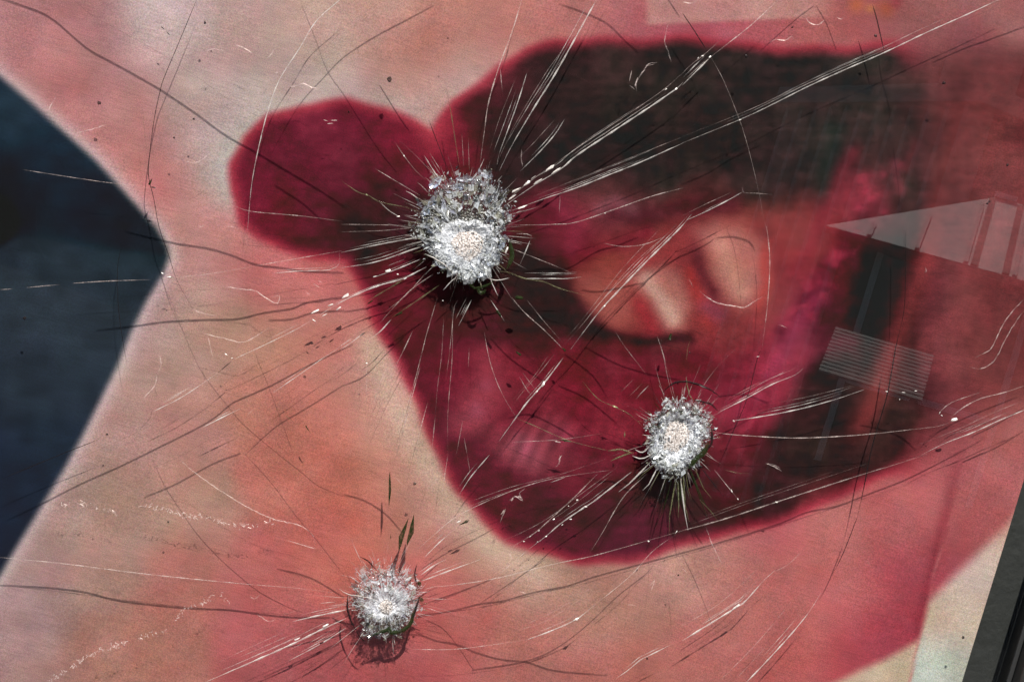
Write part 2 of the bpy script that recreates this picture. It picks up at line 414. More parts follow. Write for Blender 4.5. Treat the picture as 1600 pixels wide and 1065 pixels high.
def poster_colours(P):
    # uneven edges of the enlarged print
    J = P + np.stack([3 * np.sin(P[:, 1] / 37.0 + 1) + 2 * np.sin(P[:, 1] / 13.0), 3 * np.sin(P[:, 0] / 41.0) + 2 * np.sin(P[:, 0] / 17.0 + 2)], 1)
    c = field(SKIN, P, 36.0)
    c = 0.78 * c + 0.22 * np.array((192., 131., 119.))
    c = lay(c, (126, 53, 50), 0.85 * sstep(P[:, 0], 1440, 1520) * sstep(P[:, 1], 40, 120) * sstep(P[:, 1], 680, 560))
    sat = np.clip((c[:, 0] - c[:, 2]) / np.maximum(c[:, 0], 1), 0, 1)
    c = c * np.stack([1 - 0.18 * sat, 0.985 - 0.02 * sat, 1 + 0.10 * sat], 1)
    # reflected sky painted as a pale strip along the top
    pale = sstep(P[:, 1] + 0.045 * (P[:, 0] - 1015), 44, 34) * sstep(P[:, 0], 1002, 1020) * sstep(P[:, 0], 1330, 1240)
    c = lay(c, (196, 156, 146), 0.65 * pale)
    bd = line_d([(575, 535), (612, 620), (645, 690), (680, 750), (725, 814), (780, 864), (850, 900)], P)
    c = lay(c, (204, 172, 154), 0.7 * np.exp(-(bd / 22.0) ** 2))
    for (x, y, r, col) in ((1338,8,12,(186,104,70)),(1385,14,14,(176,84,62)),(1400,4,10,(150,60,70)),(1360,14,7,(190,120,80))):
        c = lay(c, col, 0.8 * np.exp(-((P[:, 0] - x) ** 2 + (P[:, 1] - y) ** 2) / (r * r)))
    # mouth
    sd = sdist(LIP_EDGE, J)
    right = sstep(P[:, 0], 1380, 1480)
    soft = 1 + 4.5 * right
    c = lay(c, (164, 52, 68), sstep(sd / soft, 13, -4) * (1 - right))
    lips = field(LIPS, P, 24.0) * np.array((0.86, 0.92, 0.82)) + np.array((0, 4.0, 3.0))
    def blob(poly, col, inn, out, k=1.0):
        nonlocal lips
        lips = lay(lips, col, k * sstep(sdist(poly, J), out, -inn))
    def streak(pts, col, r_, k):
        nonlocal lips
        lips = lay(lips, col, k * np.exp(-(line_d(pts, J) / r_) ** 2))
    # darkness of the open mouth
    keep = lips.copy()
    blob([(760,180),(830,110),(900,84),(1100,80),(1330,84),(1440,90),(1450,200),(1400,240),(1330,260),(1290,318),(1200,312),(1100,318),(1000,300),(900,300),(820,300),(770,260)], (46, 33, 32), 34, 34, 0.62)
    lips = lay(lips, keep * 0.5 + np.array((70., 30., 32.)) * 0.5, 0.7 * sstep(P[:, 0], 1360, 1490))
    streak([(960,330),(1020,335),(1080,330),(1140,322)], (64, 20, 30), 18, 0.75)
    blob([(1010,385),(1060,352),(1110,335),(1180,335),(1290,400),(1240,470),(1190,530),(1080,545),(960,530),(900,470),(905,420)], (134, 48, 54), 28, 30, 0.75)
    # gum and teeth
    blob([(907,430),(945,424),(976,436),(995,467),(995,499),(970,514),(945,499),(914,467)], (160, 84, 77), 24, 24, 0.75)
    blob([(986,430),(1007,421),(1039,417),(1067,436),(1079,480),(1070,514),(1051,511),(1032,486),(1007,455)], (178, 112, 104), 18, 18, 0.85)
    streak([(1012,432),(1035,468),(1056,503)], (204, 160, 146), 13, 0.8)
    streak([(1000,470),(1020,500),(1030,520)], (150, 40, 50), 12, 0.6)
    streak([(1080,430),(1095,470),(1110,505)], (166, 52, 50), 12, 0.6)
    blob([(1086,362),(1117,346),(1157,351),(1189,383),(1198,430),(1189,467),(1161,480),(1132,464),(1114,436),(1098,399)], (178, 106, 99), 24, 24, 0.85)
    streak([(1122,385),(1140,420),(1158,458)], (198, 140, 126), 18, 0.75)
    streak([(1082,392),(1098,428),(1116,458)], (92, 32, 40), 10, 0.75)
    streak([(1190,390),(1200,440),(1186,480)], (176, 62, 58), 9, 0.6)
    streak([(1105,480),(1125,492)], (140, 70, 96), 14, 0.5)
    blob([(1201,330),(1242,322),(1282,342),(1273,383),(1251,411),(1223,383),(1204,355)], (146, 62, 64), 20, 22, 0.8)
    streak([(1060,385),(1030,400),(990,410)], (150, 56, 58), 11, 0.4)
    # lower edge of the teeth and corner shadows
    blob([(815,400),(860,430),(905,470),(940,505),(950,528),(900,520),(840,500),(800,470)], (42, 14, 22), 10, 16, 0.9)
    streak([(930,512),(975,526),(1020,531),(1078,533)], (40, 12, 20), 9, 0.85)
    streak([(870,320),(900,350),(890,385)], (138, 44, 66), 18, 0.6)
    streak([(935,325),(958,312),(985,322)], (140, 82, 92), 12, 0.6)
    streak([(905,395),(960,380),(1010,360)], (122, 28, 46), 12, 0.6)
    # folds of skin beside the teeth
    streak([(1330,372),(1295,420),(1262,465),(1225,515)], (92, 22, 38), 13, 0.8)
    streak([(1272,470),(1245,510),(1222,545),(1200,580)], (148, 50, 78), 14, 0.6)
    streak([(1292,440),(1262,500)], (120, 34, 58), 9, 0.4)
    streak([(1302,205),(1298,250),(1288,300)], (28, 38, 33), 16, 0.6)  # dark green reflection of foliage painted into the print
    streak([(1335,240),(1310,290),(1285,340),(1262,385),(1245,420)], (138, 42, 56), 13, 0.6)
    streak([(1455,195),(1448,250),(1440,312)], (56, 44, 44), 14, 0.8)
    streak([(1432,222),(1420,262)], (140, 50, 62), 10, 0.45)
    streak([(1404,256),(1407,298)], (156, 58, 76), 9, 0.5)
    for (x, y, r_) in ((1352,298,7),(1343,323,8),(1380,272,7),(1408,258,5),(1293,408,7),(1382,330,6)):
        lips = lay(lips, (176, 54, 80), 0.45 * np.exp(-((P[:, 0] - x) ** 2 + (P[:, 1] - y) ** 2) / (r_ * r_)))
    bandd = line_d([(1362,285),(1312,388),(1262,478),(1222,548),(1182,628),(1150,690)], J)
    spk = sstep(vnoise(P, 19, 17, 21) + 0.6 * vnoise(J, 11, 10, 22), -0.2, 1.0)
    lips = lay(lips, (172, 54, 76), 0.65 * spk * np.exp(-(bandd / 24.0) ** 2))
    blob([(1345,400),(1440,395),(1432,470),(1395,530),(1330,520)], (26, 10, 14), 14, 22, 0.85)
    for (x, y, r_, col, k) in ((825,700,18,(186,88,114),.6),(745,640,14,(180,78,102),.6),(760,600,12,(172,66,90),.5),(880,680,12,(172,72,96),.5),(1215,560,12,(178,54,84),.5),(1160,640,16,(164,42,70),.5),(1185,620,10,(184,60,90),.5)):
        lips = lay(lips, col, k * np.exp(-((P[:, 0] - x) ** 2 + (P[:, 1] - y) ** 2) / (r_ * r_)))
    c = lay(c, lips, sstep(sd / soft, 5, -20))
    # red stripe at a reflection's edge, painted down the dark side of the mouth
    rs = line_d([(1500, 170), (1484, 250), (1466, 320), (1448, 400), (1420, 480), (1392, 555), (1366, 625), (1318, 720)], P)
    c = lay(c, (146, 56, 58), 0.7 * np.exp(-(rs / 22.0) ** 2) * sstep(P[:, 1], 170, 270) * sstep(P[:, 1], 730, 640))
    # striations of the lower lip
    th = np.arctan2(P[:, 1] - 420, P[:, 0] - 1000)
    st = 0.5 + 0.5 * np.sin(th * 70 + 2.0 * np.sin(P[:, 0] / 29.0))
    ml = np.exp(-((P[:, 0] - 830) / 130.0) ** 2 - ((P[:, 1] - 690) / 60.0) ** 2)
    c = c * (1 - 0.22 * (ml * st)[:, None])
    # red patch and bare paper in the lower corner
    fold = np.interp(P[:, 1], [-300, 0, 700, 740, 1065, 1400], [1640, 1640, 1508, 1497, 1421, 1345])
    edge = np.interp(P[:, 0], [1380, 1440, 1470, 1570, 1600, 1700], [990, 950, 918, 822, 780, 650])
    rightof = sstep(P[:, 0] - fold, -3, 3)
    paper = field([(1500,950,198,178,164),(1480,1030,192,190,180),(1540,870,204,176,166),(1470,960,198,170,150),(1520,900,200,172,168),(1450,1055,186,192,184),(1580,800,206,160,148)], P, 30.0)
    c = lay(c, paper, rightof * sstep(P[:, 1] - edge, -16, 18))
    low = np.interp(P[:, 0], [1200, 1300, 1340, 1380, 1426, 1500], [1110, 1068, 1047, 1030, 1004, 960])
    c = lay(c, (196, 172, 150), (1 - rightof) * sstep(P[:, 1] - low, -10, 12))
    c = lay(c, (130, 46, 58), 0.55 * np.exp(-((P[:, 0] - fold + 5) / 11.0) ** 2) * sstep(P[:, 1], 620, 840) * sstep(P[:, 1], 1010, 980) * (P[:, 0] < fold + 4))
    c = lay(c, (196, 120, 120), 0.5 * np.exp(-((P[:, 0] - fold) / 2.5) ** 2) * sstep(P[:, 1], 820, 860))
    c = lay(c, (72, 38, 38), 0.62 * np.exp(-((P[:, 0] - 1462) / 62.0) ** 2) * sstep(P[:, 1], 60, 120) * sstep(P[:, 1], 400, 250))
    c = lay(c, (104, 44, 44), 0.5 * sstep(P[:, 0], 1430, 1500) * sstep(P[:, 1], 50, 130) * sstep(P[:, 1], 330, 180))
    # unevenness of the enlarged print: mottling, drawn-out streaks, reflected haze and upright streaks painted into the darks
    n1, n2, n3 = vnoise(P, 46, 40, 1), vnoise(P, 17, 15, 2), vnoise(P, 7, 6, 3)
    st1, st2 = vnoise(P, 90, 5.0, 4), vnoise(P, 6.5, 110, 5)
    dk = sstep(c.sum(1), 330, 150)[:, None]
    c = c * (1 + 0.04 * n1 + 0.03 * n2 + 0.025 * n3 + 0.008 * st1)[:, None]
    c = c + dk * (np.outer(n2 + 0.7 * n3, (9, 4, 5)) + np.outer(n1, (7, 6, 5)) + np.outer(st1, (5, 3, 3)) + np.outer(st2 * sstep(P[:, 0], 860, 1000), (3.5, 3.5, 3)))
    c = c + (1 - dk) * np.outer(n1 - n2, (1, 3.5, 4.0))
    # dark garment
    nd = sdist(NAVY, P)
    navy = field([(20,160,32,46,60),(100,270,22,40,54),(150,340,15,33,44),(20,330,26,27,33),(230,375,13,30,36),(100,440,38,47,58),(200,440,36,46,57),(150,500,38,48,60),(50,600,34,43,56),(120,600,35,45,58),(30,750,28,36,52),(80,700,30,40,55),(5,840,26,34,50),(60,400,30,40,50),(180,385,22,36,44)], P, 30.0)
    ysp = np.interp(P[:, 0], [-100, 0, 40, 100, 260], [352, 372, 366, 374, 398])  # edge of the reflected ground; garment painted darker above, paler below
    navy = lay(navy, (12, 25, 33), 0.4 * sstep(P[:, 1] - ysp, 12, -16) * sstep(P[:, 1], 180, 300))
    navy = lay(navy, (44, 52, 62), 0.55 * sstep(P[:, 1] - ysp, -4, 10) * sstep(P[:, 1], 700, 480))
    navy = navy * (1 + 0.05 * vnoise(P, 60, 9, 7) + 0.12 * vnoise(P, 25, 25, 8))[:, None]
    navy = lay(navy, (16, 15, 19), 0.8 * sstep(np.hypot(P[:, 0] + 12, P[:, 1] - 345), 48, 34))
    c = lay(c, (206, 184, 186), 0.75 * np.exp(-(nd / 16.0) ** 2))
    c = lay(c, navy, sstep(nd, 7, -9))
    return c

def build_poster():
    root = empty('poster', ((PX0 + PX1) / 2, GAP, PZ0), label='faded poster of huge open red lips and pink skin behind cracked glass', category='poster')
    st = 4.4 * S
    nx, nz = int((PX1 - PX0) / st) + 1, int((PZ1 - PZ0) / st) + 1
    xs, zs = np.linspace(PX0, PX1, nx), np.linspace(PZ0, PZ1, nz)
    X, Z = np.meshgrid(xs, zs)
    X, Z = X.ravel(), Z.ravel()
    k = S * (D + GAP) / D
    a, b = X / k, (Z - Z0) / k
    U = a * CR + b * SR + 800
    V = 532.5 - (-a * SR + b * CR)
    col = poster_colours(np.stack([U, V], 1)) / 255.0
    lin = np.where(col <= 0.04045, col / 12.92, ((np.maximum(col, 0) + 0.055) / 1.055) ** 2.4)
    lin = np.clip((lin - 0.009) / np.asarray(K_LIGHT), 0.002, 0.9)
    Y = GAP + 0.00025 * np.sin(X * 31 + 1.3 * np.sin(Z * 17)) + 0.0002 * np.sin(Z * 43 + X * 12)
    o = root.location
    co = np.stack([X - o[0], Y - o[1], Z - o[2]], 1)
    i = np.arange(nx * nz).reshape(nz, nx)
    q = np.stack([i[:-1, :-1], i[:-1, 1:], i[1:, 1:], i[1:, :-1]], -1).reshape(-1, 4)
    me = bpy.data.meshes.new('printed_sheet')
    me.from_pydata(co.tolist(), [], q.tolist())
    at = me.attributes.new('print', 'FLOAT_COLOR', 'POINT')
    at.data.foreach_set('color', np.concatenate([lin, np.ones((len(lin), 1))], 1).astype(np.float32).ravel())
    me.polygons.foreach_set('use_smooth', [True] * len(me.polygons))
    me.materials.append(M_POSTER)
    link(bpy.data.objects.new('printed_sheet', me), root)
    m = MB(); m.box(PX0, PX1 - 0.0002, GAP + 0.0007, GAP + 0.0012, PZ0, PZ1)
    m.build('backing_paper', M_PAPER, root, off=o)
build_poster()

# ------------------------------------------------------------------ display case round the pane
FX0, FX1 = -0.47, 0.3585        # inner edges of the frame
FZ0, FZ1 = Z0 - 0.40, Z0 + 0.40
case = empty('display_case', ((FX0 + FX1) / 2, 0.03, FZ0), label='dark metal display case frame beside the edge of the poster', category='display case')
def frame_part(name, boxes, mat, bevel=0.0):
    m = MB()
    for b in boxes: m.box(*b)
    o = m.build(name, mat, case, off=case.location)
    if bevel:
        bv = o.modifiers.new('bevel', 'BEVEL'); bv.width = bevel; bv.segments = 2
    return o
frame_part('backing_board', [(FX0 - 0.02, FX1 + 0.02, 0.0205, 0.030, FZ0 - 0.02, FZ1 + 0.02)], M_BOARD)
W = 0.05
frame_part('upright', [(FX1, FX1 + W, -0.022, 0.020, FZ0 - W, FZ1 + W)], M_FRAME, 0.0015)
frame_part('upright', [(FX0 - W, FX0, -0.022, 0.020, FZ0 - W, FZ1 + W)], M_FRAME, 0.0015)
frame_part('rail', [(FX0, FX1, -0.022, 0.020, FZ1, FZ1 + W)], M_FRAME, 0.0015)
frame_part('rail', [(FX0, FX1, -0.022, 0.020, FZ0 - W, FZ0)], M_FRAME, 0.0015)
frame_part('gasket', [(FX1 - 0.0030, FX1 - 0.0002, -0.0075, -0.0045, FZ0, FZ1)], M_GASKET, 0.0006)
frame_part('gasket', [(FX0 + 0.0002, FX0 + 0.003, -0.0075, -0.0045, FZ0, FZ1)], M_GASKET, 0.0006)
frame_part('post', [(FX0 - 0.03, FX0 + 0.05, 0.031, 0.09, 0.0, FZ1)], M_FRAME, 0.002)
frame_part('post', [(FX1 - 0.05, FX1 + 0.03, 0.031, 0.09, 0.0, FZ1)], M_FRAME, 0.002)

# ------------------------------------------------------------------ the glass pane
YF, YB = -0.0040, 0.0            # front and back face of the glass
pane = empty('glass_pane', (0, 0, FZ0), label='clear cracked glass pane with three bullet impacts in front of the poster', category='glass pane')
PO = Vector((0, 0, FZ0))
HOLES = [(728, 358, 64, 70), (1060, 680, 44, 50), (601, 936, 48, 50)]

def build_sheet():
    import bmesh
    bm = bmesh.new()
    loops = [[(FX0 + 0.0005, FZ0 + 0.0005), (FX1 - 0.0005, FZ0 + 0.0005), (FX1 - 0.0005, FZ1 - 0.0005), (FX0 + 0.0005, FZ1 - 0.0005)]]
    r = random.Random(3)
    for cx, cy, rx, ry in HOLES:
        pts = []
        for i in range(40):
            a = i / 40 * math.tau; q = 0.9 + r.uniform(-0.05, 0.05)
            p = w2(cx + rx * q * math.cos(a), cy + ry * q * math.sin(a)); pts.append((p.x, p.z))
        loops.append(pts)
    edges, front = [], []
    for lp in loops:
        vs = [bm.verts.new((x, YF, z - FZ0)) for x, z in lp]
        front.append(vs)
        edges += [bm.edges.new((vs[i], vs[(i + 1) % len(vs)])) for i in range(len(vs))]
    bmesh.ops.triangle_fill(bm, edges=edges, use_beauty=True)
    fs = list(bm.faces)
    back = {}
    for lp in front:
        for v in lp: back[v] = bm.verts.new((v.co.x, YB, v.co.z))
    for f in fs: bm.faces.new([back[v] for v in reversed(f.verts)])
    for lp in front:
        for i in range(len(lp)):
            a, b = lp[i], lp[(i + 1) % len(lp)]
            bm.faces.new((a, b, back[b], back[a]))
    bmesh.ops.recalc_face_normals(bm, faces=bm.faces)
    me = bpy.data.meshes.new('sheet'); bm.to_mesh(me); bm.free()
    me.materials.append(M_GLASS)
    link(bpy.data.objects.new('sheet', me), pane)
build_sheet()

def smooth(pts, step=7.0):
    """Catmull-Rom through the photo points"""
    p = [np.asarray(q, float) for q in pts]
    if len(p) == 2:
        n = max(2, int(np.linalg.norm(p[1] - p[0]) / (step * 2)))
        return [p[0] + (p[1] - p[0]) * i / n for i in range(n + 1)]
    p = [2 * p[0] - p[1]] + p + [2 * p[-1] - p[-2]]
    out = []
    for i in range(1, len(p) - 2):
        n = max(1, int(np.linalg.norm(p[i + 1] - p[i]) / step))
        for j in range(n):
            t = j / n
            out.append(0.5 * (2 * p[i] + (p[i + 1] - p[i - 1]) * t + (2 * p[i - 1] - 5 * p[i] + 4 * p[i + 1] - p[i + 2]) * t * t + (3 * p[i] - p[i - 1] - 3 * p[i + 1] + p[i + 2]) * t ** 3))
    out.append(p[-2])
    return out

def tube(mb, pts, wpx, y0, y1, alpha=1.0, taper=(0.15, 0.15), jit=0.0, y_ref=None, col=(1, 1, 1, 1), flick=0.0, lean=0.0):
    """a thin wedge of fracture following photo points: left / front / right / back edge"""
    n = len(pts)
    ym = (y0 + y1) / 2
    vs, al = [], []
    ph = rnd.uniform(0, 9)
    for i, p in enumerate(pts):
        a, b = pts[max(0, i - 1)], pts[min(n - 1, i + 1)]
        d = b - a; L = np.linalg.norm(d) or 1.0
        nrm = np.array((-d[1], d[0])) / L
        t = i / (n - 1)
        w = 1.0
        if taper[0] and t < taper[0]: w = 0.25 + 0.75 * t / taper[0]
        if taper[1] and t > 1 - taper[1]: w = min(w, 0.25 + 0.75 * (1 - t) / taper[1])
        q = p + nrm * rnd.uniform(-jit, jit)
        hw = wpx * w * 0.5 * (1 + 0.35 * math.sin(i * 1.7 + ph) * (flick > 0))
        vs += [w2(*(q + nrm * hw), ym), w2(*q, y0), w2(*(q - nrm * hw), ym), w2(*(q + nrm * lean), y1)]
        f = 1.0 - flick * (0.5 + 0.5 * math.sin(i * 0.9 + ph)) * rnd.uniform(0.4, 1)
        al += [alpha * f * (0.4 + 0.6 * w)] * 4
    fs = [(0, 3, 2, 1)]
    for i in range(n - 1):
        for j in range(4):
            k = (j + 1) % 4
            fs.append((i * 4 + j, i * 4 + k, i * 4 + 4 + k, i * 4 + 4 + j))
    e = (n - 1) * 4
    fs.append((e, e + 1, e + 2, e + 3))
    mb.add(vs, fs, al, col)

REG = {1: (0, 0), 2: (533, 0), 3: (1066, 0), 4: (0, 355), 5: (533, 355), 6: (1066, 355), 7: (0, 710), 8: (533, 710), 9: (1066, 710)}
def Zp(r, pts):
    ox, oy = REG[r]
    return [(ox + x / 2.996, oy + y / 2.996) for x, y in pts]

# kind: B bright, F faint pale, D dark hairline, O green-gold, S clear crack seen by its shadow
CRACKS = [
 # --- region 1
 ('S',1,1.0,.55,[(-60,-40),(60,0),(200,60),(330,170),(400,225),(520,290),(700,390),(780,440),(900,520),(1040,620),(1190,705),(1330,790),(1480,880),(1600,960)]),
 ('S',1,1.0,.45,[(1270,855),(1400,940),(1500,1030)]),
 ('D',1,1.3,.75,[(940,-60),(920,0),(850,170),(770,360),(750,425),(720,570),(695,780),(700,850),(720,930),(745,1064),(790,1195),(830,1315),(905,1450)]),
 ('O',1,0.9,.55,[(665,490),(675,600),(690,750)]),
 ('D',1,0.8,.4,[(695,470),(690,620),(695,760)]),
 ('B',1,1.7,.75,[(1650,-60),(1590,0),(1480,100),(1400,230),(1310,370),(1260,500),(1220,650),(1180,850),(1160,1064),(1155,1130)]),
 ('D',4,1.0,.6,[(1155,40),(1150,100),(1140,200),(1138,300),(1142,400)]),
 ('S',2,0.8,.5,[(430,0),(300,70),(150,150),(0,250),(-98,350),(-198,460),(-268,570),(-338,700),(-368,780),(-408,1000)]),
 ('F',1,1.0,.6,[(110,795),(400,840),(690,880)]),
 ('F',1,1.2,.55,[(1100,965),(1180,990),(1400,1010),(1600,1035)]),
 ('D',1,1.0,.5,[(1400,0),(1460,150),(1520,310),(1600,430),(1680,560),(1770,700),(1850,800)]),
 # --- region 2
 ('F',2,2.0,.85,[(855,-40),(845,0),(800,150),(740,310),(690,480),(670,620),(650,770)]),
 ('F',2,1.3,.6,[(745,320),(750,380),(755,430)]),
 ('D',2,0.9,.5,[(840,40),(795,190),(760,300)]),
 ('B',2,2.4,.85,[(1215,-40),(1195,0),(1090,190),(1000,350),(900,510),(800,680),(740,800)]),
 ('F',2,0.8,.5,[(1150,20),(1050,210),(960,340),(850,520),(780,650),(730,770)]),
 ('F',2,0.7,.4,[(1110,170),(1000,330),(900,460),(820,600)]),
 ('B',2,1.7,.75,[(870,340),(830,470),(780,610),(740,720),(730,770)]),
 ('F',2,0.7,.4,[(820,360),(740,560),(690,720)]),
 ('B',2,1.7,.75,[(1045,560),(1000,630),(930,710),(840,800)]),
 ('F',2,0.8,.45,[(1000,560),(900,670),(830,740)]),
 ('B',2,2.6,.95,[(1600,385),(1570,415),(1440,505),(1250,630),(1100,730),(1030,790),(900,870),(770,960)]),
 ('F',2,1.0,.6,[(1600,340),(1510,420),(1350,530),(1150,660),(970,790),(880,850),(800,910)]),
 ('F',2,0.7,.45,[(1450,480),(1250,615),(1100,715),(1000,790)]),
 ('B',2,2.0,.75,[(1600,670),(1400,760),(1250,820),(1100,880),(950,930),(800,985)]),
 ('F',2,0.8,.4,[(1600,640),(1300,760),(1100,840),(900,920)]),
 ('F',2,1.5,.7,[(1600,880),(1450,920),(1280,980),(1100,1040),(1000,1050),(780,1055)]),
 ('O',2,1.5,.8,[(0,845),(80,900),(130,915),(180,945),(300,970),(400,1000)]),
 ('B',2,1.2,.7,[(180,945),(230,990),(275,1015)]),
 ('F',2,1.2,.6,[(160,790),(260,850),(370,915)]),
 ('D',2,1.2,.6,[(65,205),(75,225)]),
 ('D',2,1.2,.65,[(170,380),(230,480),(280,560),(310,600)]),
 ('D',2,1.4,.7,[(410,560),(440,640),(490,770),(505,810)]),
 ('O',2,1.8,.8,[(500,460),(515,530),(530,630),(560,810)]),
 ('D',2,0.7,.4,[(480,310),(490,400),(505,480)]),
 ('B',2,1.6,.75,[(390,730),(440,810),(470,850)]),
 ('F',2,1.0,.5,[(255,670),(295,730),(350,800),(395,840)]),
 ('F',2,1.0,.55,[(0,1050),(150,1052),(340,1056)]),
 ('F',2,1.0,.5,[(330,910),(400,950),(420,965)]),
 ('F',2,0.8,.4,[(565,620),(575,800)]),
 ('F',2,0.8,.4,[(595,640),(600,800)]),
 ('D',2,0.9,.5,[(660,150),(630,220),(620,260)]),
 ('D',2,0.8,.4,[(630,290),(650,450)]),
 ('D',2,0.7,.35,[(405,300),(410,400),(418,500)]),
 ('S',2,0.8,.45,[(1260,0),(1180,140),(1100,300),(960,540)]),
 ('S',2,0.8,.45,[(1020,0),(1130,40),(1250,95),(1340,180),(1400,230)]),
 # --- region 3
 ('F',3,1.8,.8,[(450,0),(320,120),(200,215),(130,270)]),
 ('B',3,2.4,.85,[(130,270),(70,330),(0,400)]),
 ('F',3,1.0,.55,[(0,345),(40,305),(95,262),(200,170)]),
 ('F',3,0.8,.45,[(15,370),(70,320),(120,270)]),
 ('B',3,1.9,.75,[(1540,-30),(1480,0),(1330,70),(1150,150),(950,245),(800,310),(600,400),(400,500),(270,560),(0,670)]),
 ('F',3,0.8,.35,[(700,345),(500,430),(300,520),(0,640)]),
 ('S',3,0.8,.5,[(1640,105),(1600,120),(1450,175),(1350,210),(1200,275)]),
 ('D',3,1.8,.85,[(0,60),(60,150),(120,245)]),
 ('D',3,1.2,.6,[(-60,-30),(0,60)]),
 ('F',3,0.9,.4,[(120,245),(190,370),(260,540),(300,660),(350,860),(390,1064)]),
 ('S',3,0.8,.5,[(640,0),(560,60),(480,130),(380,220)]),
 ('D',3,1.0,.55,[(650,0),(700,90),(745,215)]),
 ('D',3,2.0,.85,[(890,20),(905,70),(920,130),(945,240)]),
 ('D',3,1.0,.55,[(945,240),(955,340),(990,470),(1000,560)]),
 ('D',3,1.0,.55,[(1010,670),(1030,800),(1040,900),(1045,1064)]),
 ('B',3,1.7,.75,[(280,900),(200,945),(100,995),(20,1030)]),
 ('F',3,0.9,.5,[(280,870),(285,900),(350,905),(420,910)]),
 ('F',3,0.8,.45,[(230,900),(100,960),(0,1010)]),
 ('S',3,0.8,.45,[(0,855),(130,800),(250,730),(380,670)]),
 # --- region 4
 ('S',4,1.0,.55,[(560,20),(780,70),(950,95),(1060,125),(1180,170),(1300,185),(1400,200),(1600,210)]),
 ('F',4,1.4,.7,[(0,292),(60,288)]),
 ('F',4,1.4,.7,[(125,282),(280,268)]),
 ('F',4,1.4,.7,[(340,262),(500,252),(700,245)]),
 ('F',4,1.0,.5,[(830,235),(1000,215),(1200,180)]),
 ('F',4,1.2,.65,[(1200,180),(1400,145),(1600,110)]),
 ('B',4,1.4,.65,[(1280,215),(1400,205),(1540,200),(1575,185),(1590,165),(1588,120)]),
 ('D',4,1.0,.7,[(570,80),(550,200),(555,380),(575,530),(595,645)]),
 ('S',4,1.0,.6,[(420,485),(600,465),(750,445),(950,435),(1090,430),(1220,400),(1350,380),(1430,350),(1600,325)]),
 ('S',4,1.0,.5,[(1240,435),(1350,430),(1450,400),(1600,390)]),
 ('B',4,1.4,.65,[(710,865),(850,795),(1000,695),(1020,680)]),
 ('B',4,1.4,.65,[(1095,617),(1250,545),(1400,470),(1480,420)]),
 ('D',4,1.6,.8,[(1020,680),(1050,655),(1085,625)]),
 ('B',4,1.3,.7,[(1275,775),(1400,690),(1500,620),(1600,555)]),
 ('S',4,1.0,.55,[(1640,550),(1600,570),(1430,650),(1250,745),(1070,825),(1040,850),(940,925),(700,1050),(540,1130),(350,1215),(170,1305),(0,1385)]),
 ('B',4,2.0,.85,[(950,935),(1040,890),(1125,848)]),
 ('F',4,1.3,.7,[(1155,880),(1190,850)]),
 ('S',4,0.9,.5,[(1600,740),(1430,845),(1300,920),(1230,975),(1140,1060)]),
 ('D',4,0.8,.5,[(760,300),(820,450),(880,590),(940,700),(1050,840),(1130,930),(1290,1064),(1400,1150),(1480,1215),(1600,1265)]),
 ('D',4,0.8,.5,[(1240,460),(1255,520),(1270,560)]),
 ('D',4,0.9,.55,[(1170,540),(1190,620),(1240,740),(1300,900),(1360,1064)]),
 ('O',4,1.3,.6,[(1325,870),(1360,900),(1400,930)]),
 ('D',4,1.3,.75,[(465,990),(380,1025),(290,1060),(0,1180)]),
 # --- region 5
 ('B',5,2.6,.9,[(1640,-60),(1590,0),(1500,90),(1400,190),(1230,370),(1150,470),(1075,570)]),
 ('B',5,2.2,.85,[(1040,610),(980,690),(940,740),(870,820),(815,895),(740,1000)]),
 ('F',5,0.8,.5,[(1540,20),(1350,190),(1150,430),(1040,555)]),
 ('F',5,0.7,.45,[(1500,0),(1320,190),(1130,430),(1030,545)]),
 ('F',5,0.8,.45,[(1000,590),(930,680),(850,770),(800,840)]),
 ('F',5,0.7,.4,[(970,600),(900,700),(800,810)]),
 ('S',5,0.9,.55,[(1600,130),(1500,200),(1420,260),(1330,350),(1230,450),(1130,590),(1060,670),(960,780),(900,880)]),
 ('F',5,1.2,.6,[(1510,45),(1420,80),(1320,90),(1230,75)]),
 ('S',5,0.9,.5,[(850,205),(950,190),(1060,190),(1200,110),(1290,85),(1400,40)]),
 ('S',5,0.9,.5,[(1130,290),(1200,300),(1300,285),(1420,260)]),
 ('O',5,2.2,.9,[(740,205),(780,210),(860,240),(950,255),(1020,285),(1150,320)]),
 ('B',5,1.4,.75,[(860,240),(960,240),(1060,240),(1125,232)]),
 ('F',5,1.0,.5,[(800,100),(900,140),(1000,180),(1080,215)]),
 ('F',5,1.2,.6,[(820,30),(870,32),(892,40),(885,60)]),
 ('B',5,1.5,.75,[(885,60),(865,110),(838,172)]),
 ('F',5,1.4,.7,[(800,330),(860,400),(950,480),(1050,580)]),
 ('F',5,0.9,.5,[(870,340),(950,440),(1030,530)]),
 ('B',5,1.5,.7,[(700,340),(740,400),(765,440)]),
 ('F',5,1.1,.6,[(670,490),(690,600),(720,700),(760,790),(820,890)]),
 ('O',5,1.5,.75,[(815,890),(920,935),(1020,980),(1110,1010),(1230,1040),(1300,1048)]),
 ('F',5,0.9,.5,[(800,1005),(1000,995),(1120,980),(1220,965)]),
 ('B',5,1.6,.7,[(610,340),(580,400),(550,460)]),
 ('F',5,0.9,.5,[(545,340),(530,370),(510,560),(490,720)]),
 ('F',5,1.2,.55,[(450,330),(400,500),(370,620),(330,770),(270,960),(250,1064)]),
 ('F',5,1.5,.7,[(335,485),(290,580),(250,660)]),
 ('F',5,1.3,.6,[(370,650),(330,800),(260,1064)]),
 ('F',5,1.3,.6,[(405,820),(370,950),(345,1064)]),
